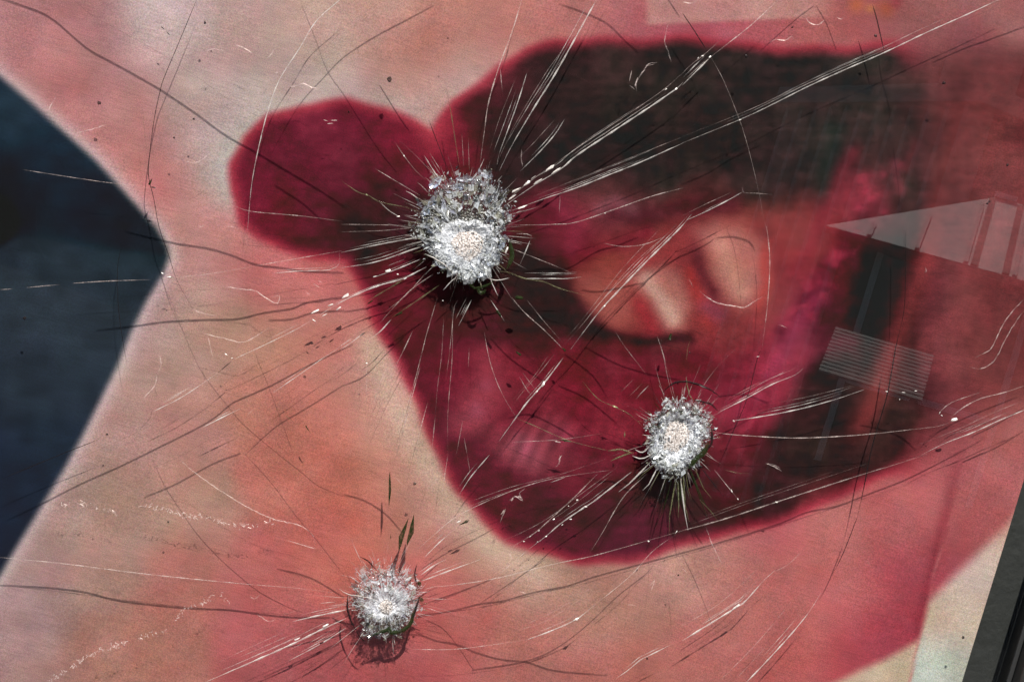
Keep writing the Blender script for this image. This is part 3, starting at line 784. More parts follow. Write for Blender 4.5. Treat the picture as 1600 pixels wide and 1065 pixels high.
 ('F',5,0.9,.5,[(520,360),(520,600),(500,860),(500,1064)]),
 ('F',5,1.4,.65,[(440,890),(425,1040)]),
 ('F',5,1.5,.7,[(575,980),(590,1064)]),
 ('F',5,1.5,.65,[(570,900),(540,1060)]),
 ('F',5,0.9,.45,[(600,560),(595,660)]),
 ('F',5,0.8,.4,[(480,420),(470,600),(450,760),(440,900)]),
 ('D',5,0.8,.5,[(560,460),(545,600),(540,720),(520,900)]),
 ('D',5,0.8,.5,[(605,660),(600,780),(580,880),(560,960)]),
 ('B',5,1.6,.75,[(370,45),(180,80),(0,118)]),
 ('B',5,1.7,.75,[(370,90),(170,160),(0,190)]),
 ('B',5,1.8,.85,[(370,150),(250,200),(150,235)]),
 ('B',5,2.2,.9,[(400,185),(290,240),(170,275),(60,320),(0,350),(-60,385),(-98,410)]),
 ('O',5,2.0,.85,[(300,240),(200,300),(105,355)]),
 ('O',5,2.4,.9,[(460,270),(360,340),(240,420)]),
 ('F',5,1.3,.65,[(430,220),(330,290),(250,370),(180,450)]),
 ('B',5,1.7,.8,[(235,430),(180,490),(130,525)]),
 ('B',5,1.4,.7,[(0,570),(60,530),(110,490)]),
 ('F',5,0.8,.45,[(125,530),(120,640),(115,940)]),
 ('F',5,0.8,.4,[(80,710),(85,830)]),
 ('F',5,1.0,.5,[(400,210),(300,320),(200,400)]),
 ('F',5,1.0,.5,[(350,0),(200,15),(0,22)]),
 ('F',5,1.0,.5,[(220,640),(170,760),(140,890)]),
 ('S',5,0.9,.5,[(0,745),(100,700),(210,590),(330,470)]),
 ('S',5,0.9,.5,[(280,700),(200,850),(110,1050)]),
 ('S',5,0.9,.45,[(0,395),(100,380),(200,350)]),
 ('S',5,0.8,.5,[(700,520),(800,620),(950,720)]),
 ('S',5,0.8,.5,[(1050,590),(1180,690),(1250,790)]),
 ('S',5,0.8,.5,[(1020,740),(1150,800),(1300,920)]),
 ('S',5,0.8,.5,[(1150,560),(1300,640),(1450,690),(1600,720)]),
 ('S',5,0.8,.5,[(780,900),(880,880),(1000,930),(1100,990)]),
 ('O',5,1.5,.8,[(1130,720),(1200,800),(1280,840),(1350,875),(1430,950)]),
 ('B',5,1.3,.7,[(1440,740),(1400,780),(1380,805)]),
 ('F',5,0.9,.55,[(1370,710),(1310,770)]),
 ('F',5,0.9,.55,[(1410,730),(1350,790)]),
 ('F',5,1.1,.6,[(835,700),(870,760),(890,785)]),
 ('F',5,0.9,.55,[(850,680),(910,760)]),
 ('F',5,1.2,.55,[(1480,510),(1500,570),(1520,640),(1530,690)]),
 ('F',5,0.8,.45,[(1285,490),(1330,560),(1430,690)]),
 # --- region 6
 ('S',6,0.9,.5,[(170,0),(160,50),(80,100),(0,135),(-100,190)]),
 ('S',6,0.9,.45,[(170,45),(250,40),(330,65),(355,105)]),
 ('D',6,0.8,.5,[(225,0),(260,100),(280,230),(290,360)]),
 ('F',6,1.5,.65,[(390,-10),(395,0),(410,150),(400,350),(375,560)]),
 ('D',6,1.2,.75,[(375,560),(350,620),(300,810),(200,1040)]),
 ('D',6,1.1,.75,[(1045,0),(1045,200),(1040,370),(1020,480)]),
 ('D',6,2.0,.9,[(1020,480),(1000,560),(960,780),(910,950),(880,1064),(855,1194),(820,1354)]),
 ('D',9,1.4,.85,[(820,290),(770,420),(735,500),(705,555)]),
 ('B',6,2.0,.8,[(170,865),(300,800),(420,735),(530,690),(565,660)]),
 ('F',6,0.9,.5,[(370,720),(200,810)]),
 ('F',6,0.8,.45,[(490,665),(420,710)]),
 ('B',6,1.8,.75,[(240,905),(400,880),(550,850),(700,810),(850,760)]),
 ('F',6,0.8,.4,[(800,740),(600,790),(450,820)]),
 ('F',6,1.5,.75,[(130,955),(240,970),(500,985),(700,980),(900,965),(1080,945),(1200,930),(1270,905)]),
 ('F',6,1.7,.75,[(1255,890),(1320,840),(1400,800),(1500,775),(1620,735)]),
 ('F',6,1.1,.6,[(1200,870),(1260,820),(1400,770)]),
 ('B',6,1.8,.7,[(1630,840),(1600,855),(1480,905),(1360,960),(1230,1010),(1120,1064)]),
 ('F',6,0.8,.4,[(1600,810),(1450,870),(1300,940),(1100,1020)]),
 ('S',6,0.9,.5,[(1630,850),(1600,870),(1500,930),(1380,990)]),
 ('S',6,0.9,.5,[(1600,800),(1350,900),(1220,970),(1140,1040)]),
 ('S',6,0.9,.5,[(1630,960),(1600,980),(1500,1040),(1340,1110)]),
 ('O',6,1.0,.6,[(40,520),(25,570),(20,640)]),
 ('S',6,0.8,.4,[(170,800),(300,790),(420,830)]),
 ('S',6,0.8,.45,[(850,930),(950,950),(1050,990),(1120,1050)]),
 # --- region 7
 ('F',7,1.6,.75,[(-20,478),(0,480),(300,510),(700,560),(1100,600),(1400,625),(1560,645)]),
 ('S',7,1.0,.6,[(-40,630),(0,630),(200,640),(370,660),(540,700),(850,735),(1050,745),(1220,770),(1380,785),(1530,785)]),
 ('S',7,1.0,.5,[(1110,0),(980,50),(800,150),(650,215)]),
 ('D',7,0.9,.6,[(690,30),(750,160),(830,280),(900,380),(1000,490),(1100,580),(1200,660),(1330,730),(1400,755)]),
 ('D',7,0.8,.5,[(1130,0),(1250,130),(1370,290),(1470,410),(1600,580)]),
 ('B',7,2.6,.9,[(1640,720),(1600,730),(1500,750),(1370,780)]),
 ('B',7,2.8,.95,[(1620,765),(1500,820),(1380,880),(1200,960),(960,1064)]),
 ('B',7,1.8,.85,[(1620,810),(1500,885),(1350,965)]),
 ('B',7,1.4,.8,[(1570,688),(1500,695)]),
 ('F',7,1.0,.6,[(1440,870),(1340,920)]),
 ('F',7,0.8,.4,[(1420,720),(1320,750)]),
 ('F',7,0.8,.4,[(1350,820),(1150,910),(980,990)]),
 ('S',7,0.9,.45,[(1600,890),(1450,960),(1220,1064)]),
 ('S',7,0.9,.45,[(1600,930),(1500,1000),(1400,1064)]),
 ('S',7,0.9,.5,[(1280,550),(1400,580),(1480,615),(1600,690)]),
 # --- region 8
 ('B',8,2.0,.85,[(380,590),(500,545),(650,490)]),
 ('F',8,1.6,.75,[(420,620),(560,605),(740,575),(1000,510),(1150,480),(1300,440),(1440,400),(1600,355)]),
 ('B',8,2.2,.9,[(370,565),(440,515),(490,490)]),
 ('B',8,1.6,.75,[(390,480),(460,410),(530,350)]),
 ('F',8,1.3,.65,[(350,450),(440,370),(540,290),(700,210),(900,135),(1060,100),(1260,72)]),
 ('F',8,0.8,.4,[(600,220),(800,150),(1000,100),(1240,20)]),
 ('F',8,0.7,.4,[(580,250),(760,180),(960,120)]),
 ('B',8,1.6,.75,[(980,130),(1050,105)]),
 ('B',8,2.2,.85,[(1360,80),(1180,220),(1140,245),(1030,320),(960,380),(880,440)]),
 ('F',8,1.2,.6,[(880,440),(750,550),(690,600)]),
 ('F',8,1.5,.7,[(1200,90),(1080,210),(980,300),(900,370),(750,460)]),
 ('F',8,0.8,.45,[(1290,60),(1100,200),(930,320),(700,430)]),
 ('F',8,0.7,.4,[(1270,90),(1080,240),(900,360)]),
 ('F',8,1.4,.65,[(1430,90),(1320,200),(1220,370),(1160,465)]),
 ('D',8,1.0,.5,[(1160,465),(1110,550),(1070,630)]),
 ('F',8,1.2,.65,[(330,910),(520,910),(700,890),(870,865)]),
 ('B',8,2.0,.85,[(870,865),(980,825),(1100,770),(1190,700)]),
 ('F',8,1.4,.65,[(1190,700),(1350,570),(1460,450),(1570,370)]),
 ('F',8,0.7,.35,[(800,830),(950,780),(1100,690),(1250,580)]),
 ('F',8,0.7,.35,[(850,800),(1000,730),(1150,640)]),
 ('S',8,1.0,.55,[(350,780),(530,745),(650,715),(760,700),(900,660),(1060,630),(1180,590),(1330,550),(1600,478),(1750,437),(1930,382),(2080,332),(2200,282),(2340,252),(2500,192),(2680,122),(2900,12),(3030,-60)]),
 ('S',8,0.9,.45,[(430,710),(600,640),(720,590)]),
 ('S',8,0.8,.45,[(650,710),(800,610),(960,500)]),
 ('S',8,1.0,.5,[(610,1030),(850,990),(1000,930),(1150,820),(1300,680),(1450,560),(1500,470)]),
 ('S',8,1.0,.5,[(340,850),(430,890),(540,910),(640,950),(760,980),(870,990),(1000,1030),(1250,1055)]),
 ('D',8,1.0,.55,[(390,790),(470,830),(540,910),(620,1030)]),
 ('S',8,0.8,.45,[(370,550),(480,480),(640,400),(720,355)]),
 ('D',8,0.9,.55,[(1300,560),(1260,820),(1210,1050)]),
 ('D',8,0.8,.45,[(1360,620),(1330,900),(1330,980)]),
 ('D',8,0.9,.5,[(1440,420),(1450,580),(1420,850)]),
 ('D',8,0.8,.45,[(1540,640),(1560,880)]),
 ('D',8,0.8,.5,[(360,0),(340,90),(320,200)]),
 ('D',8,0.9,.55,[(435,0),(400,150),(350,320),(300,440)]),
 ('D',8,0.8,.45,[(410,60),(375,200),(340,350)]),
 ('F',8,1.2,.55,[(500,0),(480,130),(470,220)]),
 ('D',8,0.8,.45,[(290,190),(275,270),(260,350)]),
 ('D',8,0.8,.45,[(180,310),(175,410)]),
 ('B',8,1.5,.75,[(695,0),(610,100),(550,190)]),
 ('F',8,1.2,.6,[(590,0),(605,90)]),
 ('F',8,0.8,.5,[(240,90),(305,160)]),
 ('B',8,1.7,.75,[(1540,890),(1440,940),(1400,960),(1340,1010),(1260,1064)]),
 ('F',8,1.1,.55,[(400,715),(450,732),(510,750)]),
 ('F',8,1.0,.5,[(370,670),(460,675),(560,678)]),
 ('S',8,0.9,.5,[(0,195),(100,225),(200,290),(280,380)]),
 # --- region 9
 ('F',9,1.9,.7,[(-20,362),(0,355),(200,300),(430,225),(600,170),(850,90),(1000,45),(1150,-5)]),
 ('F',9,0.7,.35,[(30,330),(300,230),(600,130),(900,30)]),
 ('F',9,0.7,.3,[(100,290),(350,200),(700,80)]),
 ('S',9,0.8,.45,[(290,290),(325,380)]),
 ('D',9,0.9,.5,[(10,480),(60,580),(110,700),(155,830)]),
 ('B',9,2.6,.9,[(0,870),(130,790),(260,710),(300,680),(380,590),(435,540)]),
 ('F',9,1.0,.5,[(435,545),(500,510),(570,440)]),
 ('F',9,0.9,.5,[(0,800),(180,690),(390,500)]),
 ('F',9,0.8,.45,[(150,760),(290,660)]),
 ('S',9,0.8,.5,[(0,940),(150,840),(230,770),(310,670)]),
 ('B',9,2.0,.85,[(280,1080),(300,1064),(400,960),(500,850),(590,740),(650,645)]),
 ('D',9,1.0,.55,[(520,800),(590,680),(660,520),(690,400)]),
 ('F',9,0.9,.5,[(170,1064),(350,880),(500,700),(550,640)]),
 ('F',9,0.8,.45,[(250,1050),(400,890)]),
 ('O',9,1.4,.75,[(80,210),(130,260),(165,305)]),
 ('F',9,1.2,.7,[(150,70),(230,170),(265,210)]),
 ('O',9,1.2,.6,[(200,70),(260,85),(320,88)]),
 ('S',9,0.8,.5,[(1440,0),(1340,45)]),
]
KMAT = {'B': M_BRIGHT, 'F': M_FAINT, 'D': M_DARK, 'O': M_OLIVE, 'S': M_BLADE}
for kind, reg, wpx, al, pts in CRACKS:
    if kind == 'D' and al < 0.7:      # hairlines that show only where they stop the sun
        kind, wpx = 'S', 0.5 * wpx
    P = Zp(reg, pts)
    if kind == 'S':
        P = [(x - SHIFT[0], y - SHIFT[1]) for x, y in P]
    sp = smooth(P)
    m = MB()
    if kind == 'S':
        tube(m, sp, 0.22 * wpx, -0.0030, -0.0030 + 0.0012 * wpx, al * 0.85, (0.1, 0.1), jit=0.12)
    elif kind == 'D':
        tube(m, sp, wpx, -0.0026, -0.0023, al * 0.85, (0.12, 0.2), jit=0.06)
    else:
        tube(m, sp, wpx * 0.85, -0.0030, -0.0030 + 0.0003 * wpx, al * (0.9 if kind == 'B' else 0.72), (0.12, 0.4), jit=0.06, flick=0.7)
        if kind == 'B' and reg != 1 and len(sp) > 6:          # the same break mirrored inside the glass: fine lines beside it
            d = sp[-1] - sp[0]; nr = np.array((-d[1], d[0])) / np.linalg.norm(d)
            if nr[1] > 0: nr = -nr
            for q in range(rnd.choice((1, 2, 2, 3))):
                a0 = int(len(sp) * rnd.uniform(0, 0.35)); a1 = int(len(sp) * rnd.uniform(0.6, 1.0))
                o_ = rnd.uniform(1.8, 6.5) * (1 + q * 0.6)
                if a1 - a0 > 3:
                    tube(m, [p + nr * (o_ + 0.02 * k) for k, p in enumerate(sp[a0:a1])], rnd.uniform(0.5, 0.9), -0.0014, -0.0012, al * rnd.uniform(0.3, 0.6), (0.3, 0.3), jit=0.06, flick=0.7)
    m.build('crack', KMAT[kind], pane, off=PO)

# small chips along the cracks, sun glints painted white on the bright ones: (photo x, y, length, width, angle, kind)
def zc(r, x, y): return Zp(r, [(x, y)])[0]
CHIPS = [(*zc(2,975,790),17,6,-38,'B'),(*zc(2,1005,800),16,5,-38,'B'),(*zc(2,870,858),12,5,-36,'B'),(*zc(2,820,890),18,6,-36,'B'),(*zc(2,920,850),20,3,-36,'B'),(*zc(2,800,925),16,4,-36,'B'),(*zc(2,900,830),14,2,-36,'B'),
 (*zc(2,1520,418),8,4,-35,'B'),(*zc(2,1567,418),6,4,-35,'B'),(*zc(2,1440,505),4,3,-35,'B'),(*zc(2,295,730),4,4,0,'B'),(*zc(2,120,912),8,4,30,'O'),(*zc(2,268,1013),7,3,20,'B'),(*zc(2,845,970),16,3,-20,'B'),(*zc(2,1235,998),4,3,0,'B'),
 (*zc(3,75,270),6,3,-40,'B'),(*zc(3,130,268),8,4,-40,'B'),(*zc(3,95,262),5,3,0,'B'),(*zc(3,270,562),6,3,-25,'B'),
 (*zc(4,1480,392),15,5,-28,'B'),(*zc(4,1520,410),10,4,-28,'B'),(*zc(4,1550,362),12,3,-28,'B'),(*zc(4,1585,380),14,4,-28,'B'),(*zc(4,1470,435),9,3,35,'B'),(*zc(4,1085,612),6,3,-30,'B'),(*zc(4,1060,595),7,2,35,'B'),(*zc(4,760,215),6,2,40,'B'),(*zc(4,790,232),8,3,-10,'B'),(*zc(4,800,238),6,3,0,'G'),
 (*zc(5,220,205),13,5,-22,'B'),(*zc(5,265,220),8,4,-22,'B'),(*zc(5,170,275),10,3,-28,'B'),(*zc(5,25,320),12,5,-30,'B'),(*zc(5,160,230),8,3,-25,'B'),(*zc(5,300,240),8,3,-25,'B'),
 (*zc(5,775,103),12,4,-75,'B'),(*zc(5,785,62),10,3,-75,'B'),(*zc(5,833,328),22,8,5,'G'),(*zc(5,738,402),16,6,65,'G'),(*zc(5,1042,570),12,5,40,'G'),(*zc(5,1540,512),18,6,-75,'G'),(*zc(5,830,590),14,5,40,'G'),(*zc(5,945,735),13,5,-52,'B'),(*zc(5,915,770),7,3,-52,'B'),(*zc(5,1232,370),5,3,-50,'B'),(*zc(5,1050,998),24,6,12,'G'),(*zc(5,120,636),4,3,0,'B'),(*zc(5,475,343),4,3,0,'B'),(*zc(5,270,405),20,5,-35,'G'),(*zc(5,135,350),14,4,-30,'G'),
 (*zc(5,1285,840),22,5,25,'O'),(*zc(5,1328,970),16,4,-85,'O'),
 (*zc(6,1275,900),13,6,-15,'B'),(*zc(6,1215,880),8,3,30,'B'),(*zc(6,1205,868),6,3,-60,'B'),(*zc(6,958,768),6,3,20,'B'),(*zc(6,1035,772),9,3,0,'B'),(*zc(6,1018,805),6,2,-50,'B'),(*zc(6,240,905),7,3,30,'B'),(*zc(6,1095,765),6,2,0,'B'),(*zc(6,35,585),7,5,60,'D'),(*zc(6,355,605),8,2,10,'F'),
 (*zc(8,226,160),72,4,-83,'G'),(*zc(8,290,380),42,5,-78,'G'),(*zc(8,322,362),54,5,-78,'G'),(*zc(8,232,385),11,3,-80,'G'),(*zc(8,575,318),14,5,-25,'G'),(*zc(8,550,312),10,4,-35,'B'),
 (*zc(8,1105,212),6,5,0,'B'),(*zc(8,1145,243),6,5,0,'B'),(*zc(8,995,302),6,4,-35,'B'),(*zc(8,1035,328),5,3,-35,'B'),(*zc(8,960,382),6,4,-35,'B'),(*zc(8,925,355),5,3,-35,'B'),(*zc(8,885,382),5,3,-35,'B'),(*zc(8,920,407),5,3,-35,'B'),(*zc(8,1065,240),4,3,0,'B'),(*zc(8,855,405),4,3,0,'B'),(*zc(8,1075,302),5,3,0,'B'),(*zc(8,1100,770),12,5,-30,'B'),(*zc(8,1100,770),5,8,-30,'B'),
 (*zc(8,1440,405),3,6,-70,'B'),(*zc(8,1570,360),10,3,-35,'B'),(*zc(9,255,710),20,5,-32,'B'),(*zc(9,232,170),8,3,55,'B'),(*zc(9,260,208),6,3,55,'B'),(*zc(9,440,222),8,3,20,'B'),
 (*zc(7,1505,880),12,3,-32,'D'),(*zc(7,1390,862),14,4,-28,'B'),(*zc(7,1525,800),16,5,-30,'B'),
 (254,44,12,4,40,'D'),(262,52,14,1.5,42,'D'),(235,285,12,5,-60,'G'),(240,293,11,4,20,'D'),(232,272,10,2,80,'D'),(516,193,18,3,10,'F'),(522,188,14,2,12,'F'),(508,188,8,2,10,'F'),
 (985,120,22,2,-70,'F'),(994,128,18,2,-60,'F'),(1015,102,22,2,-20,'F'),(1005,112,12,1.5,-30,'F'),
 (480,668,16,2,60,'G'),(1040,716,7,3,60,'B'),(875,715,14,3,-60,'F'),(800,780,10,4,-50,'F'),(812,776,12,3,20,'F'),(785,800,16,2,-65,'F'),(872,690,14,4,15,'F'),(883,688,10,5,10,'G')]
CM = {'B': M_BRIGHT, 'F': M_FAINT, 'D': M_DARK, 'O': M_OLIVE, 'G': M_GREEN}
for (x, y, L, wd, ang, k) in CHIPS:
    big = k in 'BG' and L >= 12
    L, wd, ang = L * (rnd.uniform(1.0, 1.3) if big else rnd.uniform(0.7, 1.0)), wd * (rnd.uniform(0.8, 1.0) if big else rnd.uniform(0.5, 0.8)), ang + rnd.gauss(0, 3 if big else 8)
    a = math.radians(ang); dx, dy = math.cos(a), math.sin(a)
    n = 6; m = MB()
    pts = []
    for i in range(n):
        t = i / n * math.tau
        r1 = rnd.uniform(0.45, 1.15)
        e, f = math.cos(t) * L / 2 * r1, math.sin(t) * wd / 2 * r1
        pts.append((x + e * dx - f * dy, y + e * dy + f * dx))
    vs = [w2(px, py, -0.0032) for px, py in pts] + [w2(x + rnd.uniform(-.15, .15) * L, y + wd * 0.2, -0.0032 - 0.4 * S * wd), w2(x, y, -0.0032 + 0.4 * S * wd)]
    fs = [(i, (i + 1) % n, n) for i in range(n)] + [((i + 1) % n, i, n + 1) for i in range(n)]
    m.add(vs, fs, {'B': 1.0, 'F': 0.6, 'D': 0.9, 'O': 0.85, 'G': 0.9}[k])
    m.build('chip', CM[k], pane, off=PO)

# specks of dirt on the glass
for (x, y, r) in [(320,36,2.6),(155,161,3.4),(609,124,4.2),(303,186,2.2),(272,215,1.8),(38,497,3.0),(648,755,2.8),(487,536,2.6),(167,678,2.0),(1166,88,3.0),(1475,130,3.0),(1368,56,2.6),(1574,258,2.4),(1505,995,2.6),(1060,898,1.6),(1543,318,2.0),(330,80,1.4),(1238,43,1.8),(263,815,2.0),(1011,1028,2.0),(545,175,1.6),(700,60,1.5)]:
    m = MB(); n = 9
    ring = [w2(x + r * rnd.uniform(.7, 1.2) * math.cos(i / n * math.tau), y + r * rnd.uniform(.7, 1.2) * math.sin(i / n * math.tau), YF - 0.0001) for i in range(n)]
    m.add(ring + [w2(x, y, YF - 0.0005)], [(i, (i + 1) % n, n) for i in range(n)] + [tuple(range(n))], 0.75)
    m.build('dirt_speck', M_DARK, pane, off=PO)

# refracted light squiggles, built as pale wandering lines on the glass
CAUSTICS = [(1,.5,[(1100,210),(1140,225),(1180,250)]),(1,.4,[(1285,225),(1265,260),(1240,280)]),(1,.5,[(1340,400),(1380,405),(1420,390),(1460,410),(1510,418)]),(1,.4,[(860,755),(920,760),(980,720),(1010,690)]),(1,.5,[(350,622),(430,605),(510,580)]),(1,.4,[(225,525),(240,490),(265,450)]),(1,.5,[(1285,345),(1305,335)]),(1,.3,[(950,245),(1000,230),(1060,240)]),
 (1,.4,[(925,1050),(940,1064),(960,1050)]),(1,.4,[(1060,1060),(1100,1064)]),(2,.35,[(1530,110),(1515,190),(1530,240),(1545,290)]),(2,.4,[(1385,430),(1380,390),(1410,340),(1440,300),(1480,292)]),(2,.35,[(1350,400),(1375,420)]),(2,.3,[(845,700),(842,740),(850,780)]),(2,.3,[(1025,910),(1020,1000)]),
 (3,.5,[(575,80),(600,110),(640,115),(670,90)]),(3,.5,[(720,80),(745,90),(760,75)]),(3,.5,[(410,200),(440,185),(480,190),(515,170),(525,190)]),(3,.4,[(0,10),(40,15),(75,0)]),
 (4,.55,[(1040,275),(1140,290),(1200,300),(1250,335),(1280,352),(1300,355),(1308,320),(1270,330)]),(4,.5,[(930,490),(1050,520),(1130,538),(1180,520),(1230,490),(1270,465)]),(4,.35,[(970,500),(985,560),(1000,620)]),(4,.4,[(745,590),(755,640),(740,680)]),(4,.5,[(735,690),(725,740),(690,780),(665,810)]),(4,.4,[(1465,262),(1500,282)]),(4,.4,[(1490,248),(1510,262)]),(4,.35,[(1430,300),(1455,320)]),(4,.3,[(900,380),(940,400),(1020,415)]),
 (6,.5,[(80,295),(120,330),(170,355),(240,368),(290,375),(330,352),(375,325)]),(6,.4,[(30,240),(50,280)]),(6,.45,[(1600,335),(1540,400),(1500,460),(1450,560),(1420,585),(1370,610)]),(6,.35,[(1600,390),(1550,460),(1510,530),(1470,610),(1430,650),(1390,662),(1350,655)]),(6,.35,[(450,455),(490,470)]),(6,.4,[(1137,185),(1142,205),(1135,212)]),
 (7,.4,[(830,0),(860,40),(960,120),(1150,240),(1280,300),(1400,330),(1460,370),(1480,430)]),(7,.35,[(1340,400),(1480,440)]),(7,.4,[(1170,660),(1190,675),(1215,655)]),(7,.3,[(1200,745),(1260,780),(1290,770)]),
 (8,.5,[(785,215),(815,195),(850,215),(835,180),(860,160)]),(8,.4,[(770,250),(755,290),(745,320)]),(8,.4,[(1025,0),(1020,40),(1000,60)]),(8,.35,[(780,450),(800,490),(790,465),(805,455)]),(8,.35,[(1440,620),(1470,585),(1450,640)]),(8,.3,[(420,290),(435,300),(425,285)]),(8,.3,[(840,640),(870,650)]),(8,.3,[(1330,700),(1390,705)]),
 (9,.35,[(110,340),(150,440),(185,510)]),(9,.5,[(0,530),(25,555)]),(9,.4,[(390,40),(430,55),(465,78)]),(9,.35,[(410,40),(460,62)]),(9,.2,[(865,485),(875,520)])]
for (r, al, pts) in CAUSTICS:
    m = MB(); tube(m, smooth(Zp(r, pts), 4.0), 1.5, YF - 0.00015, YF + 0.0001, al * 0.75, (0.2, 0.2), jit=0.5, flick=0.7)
    m.build('caustic_line', M_FAINT, pane, off=PO)

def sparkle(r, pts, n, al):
    """dotted caustic light, built as a run of tiny pale strokes"""
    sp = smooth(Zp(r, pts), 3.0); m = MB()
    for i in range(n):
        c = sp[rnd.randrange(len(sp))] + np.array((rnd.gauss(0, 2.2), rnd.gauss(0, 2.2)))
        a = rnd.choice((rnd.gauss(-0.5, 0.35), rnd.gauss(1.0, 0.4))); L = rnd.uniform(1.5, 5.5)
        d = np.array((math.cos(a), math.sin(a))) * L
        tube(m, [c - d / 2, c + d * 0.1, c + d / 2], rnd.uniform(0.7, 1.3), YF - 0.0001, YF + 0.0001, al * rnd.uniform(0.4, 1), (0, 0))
    m.build('caustic_trail', M_FAINT, pane, off=PO, kind='stuff')
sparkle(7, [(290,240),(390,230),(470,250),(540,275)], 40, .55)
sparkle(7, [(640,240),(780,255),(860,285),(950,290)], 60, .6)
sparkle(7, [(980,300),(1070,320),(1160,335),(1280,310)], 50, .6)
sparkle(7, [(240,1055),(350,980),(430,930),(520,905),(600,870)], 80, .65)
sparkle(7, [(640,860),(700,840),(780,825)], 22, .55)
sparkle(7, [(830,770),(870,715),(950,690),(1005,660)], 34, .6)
sparkle(7, [(1040,650),(1065,690)], 8, .55)

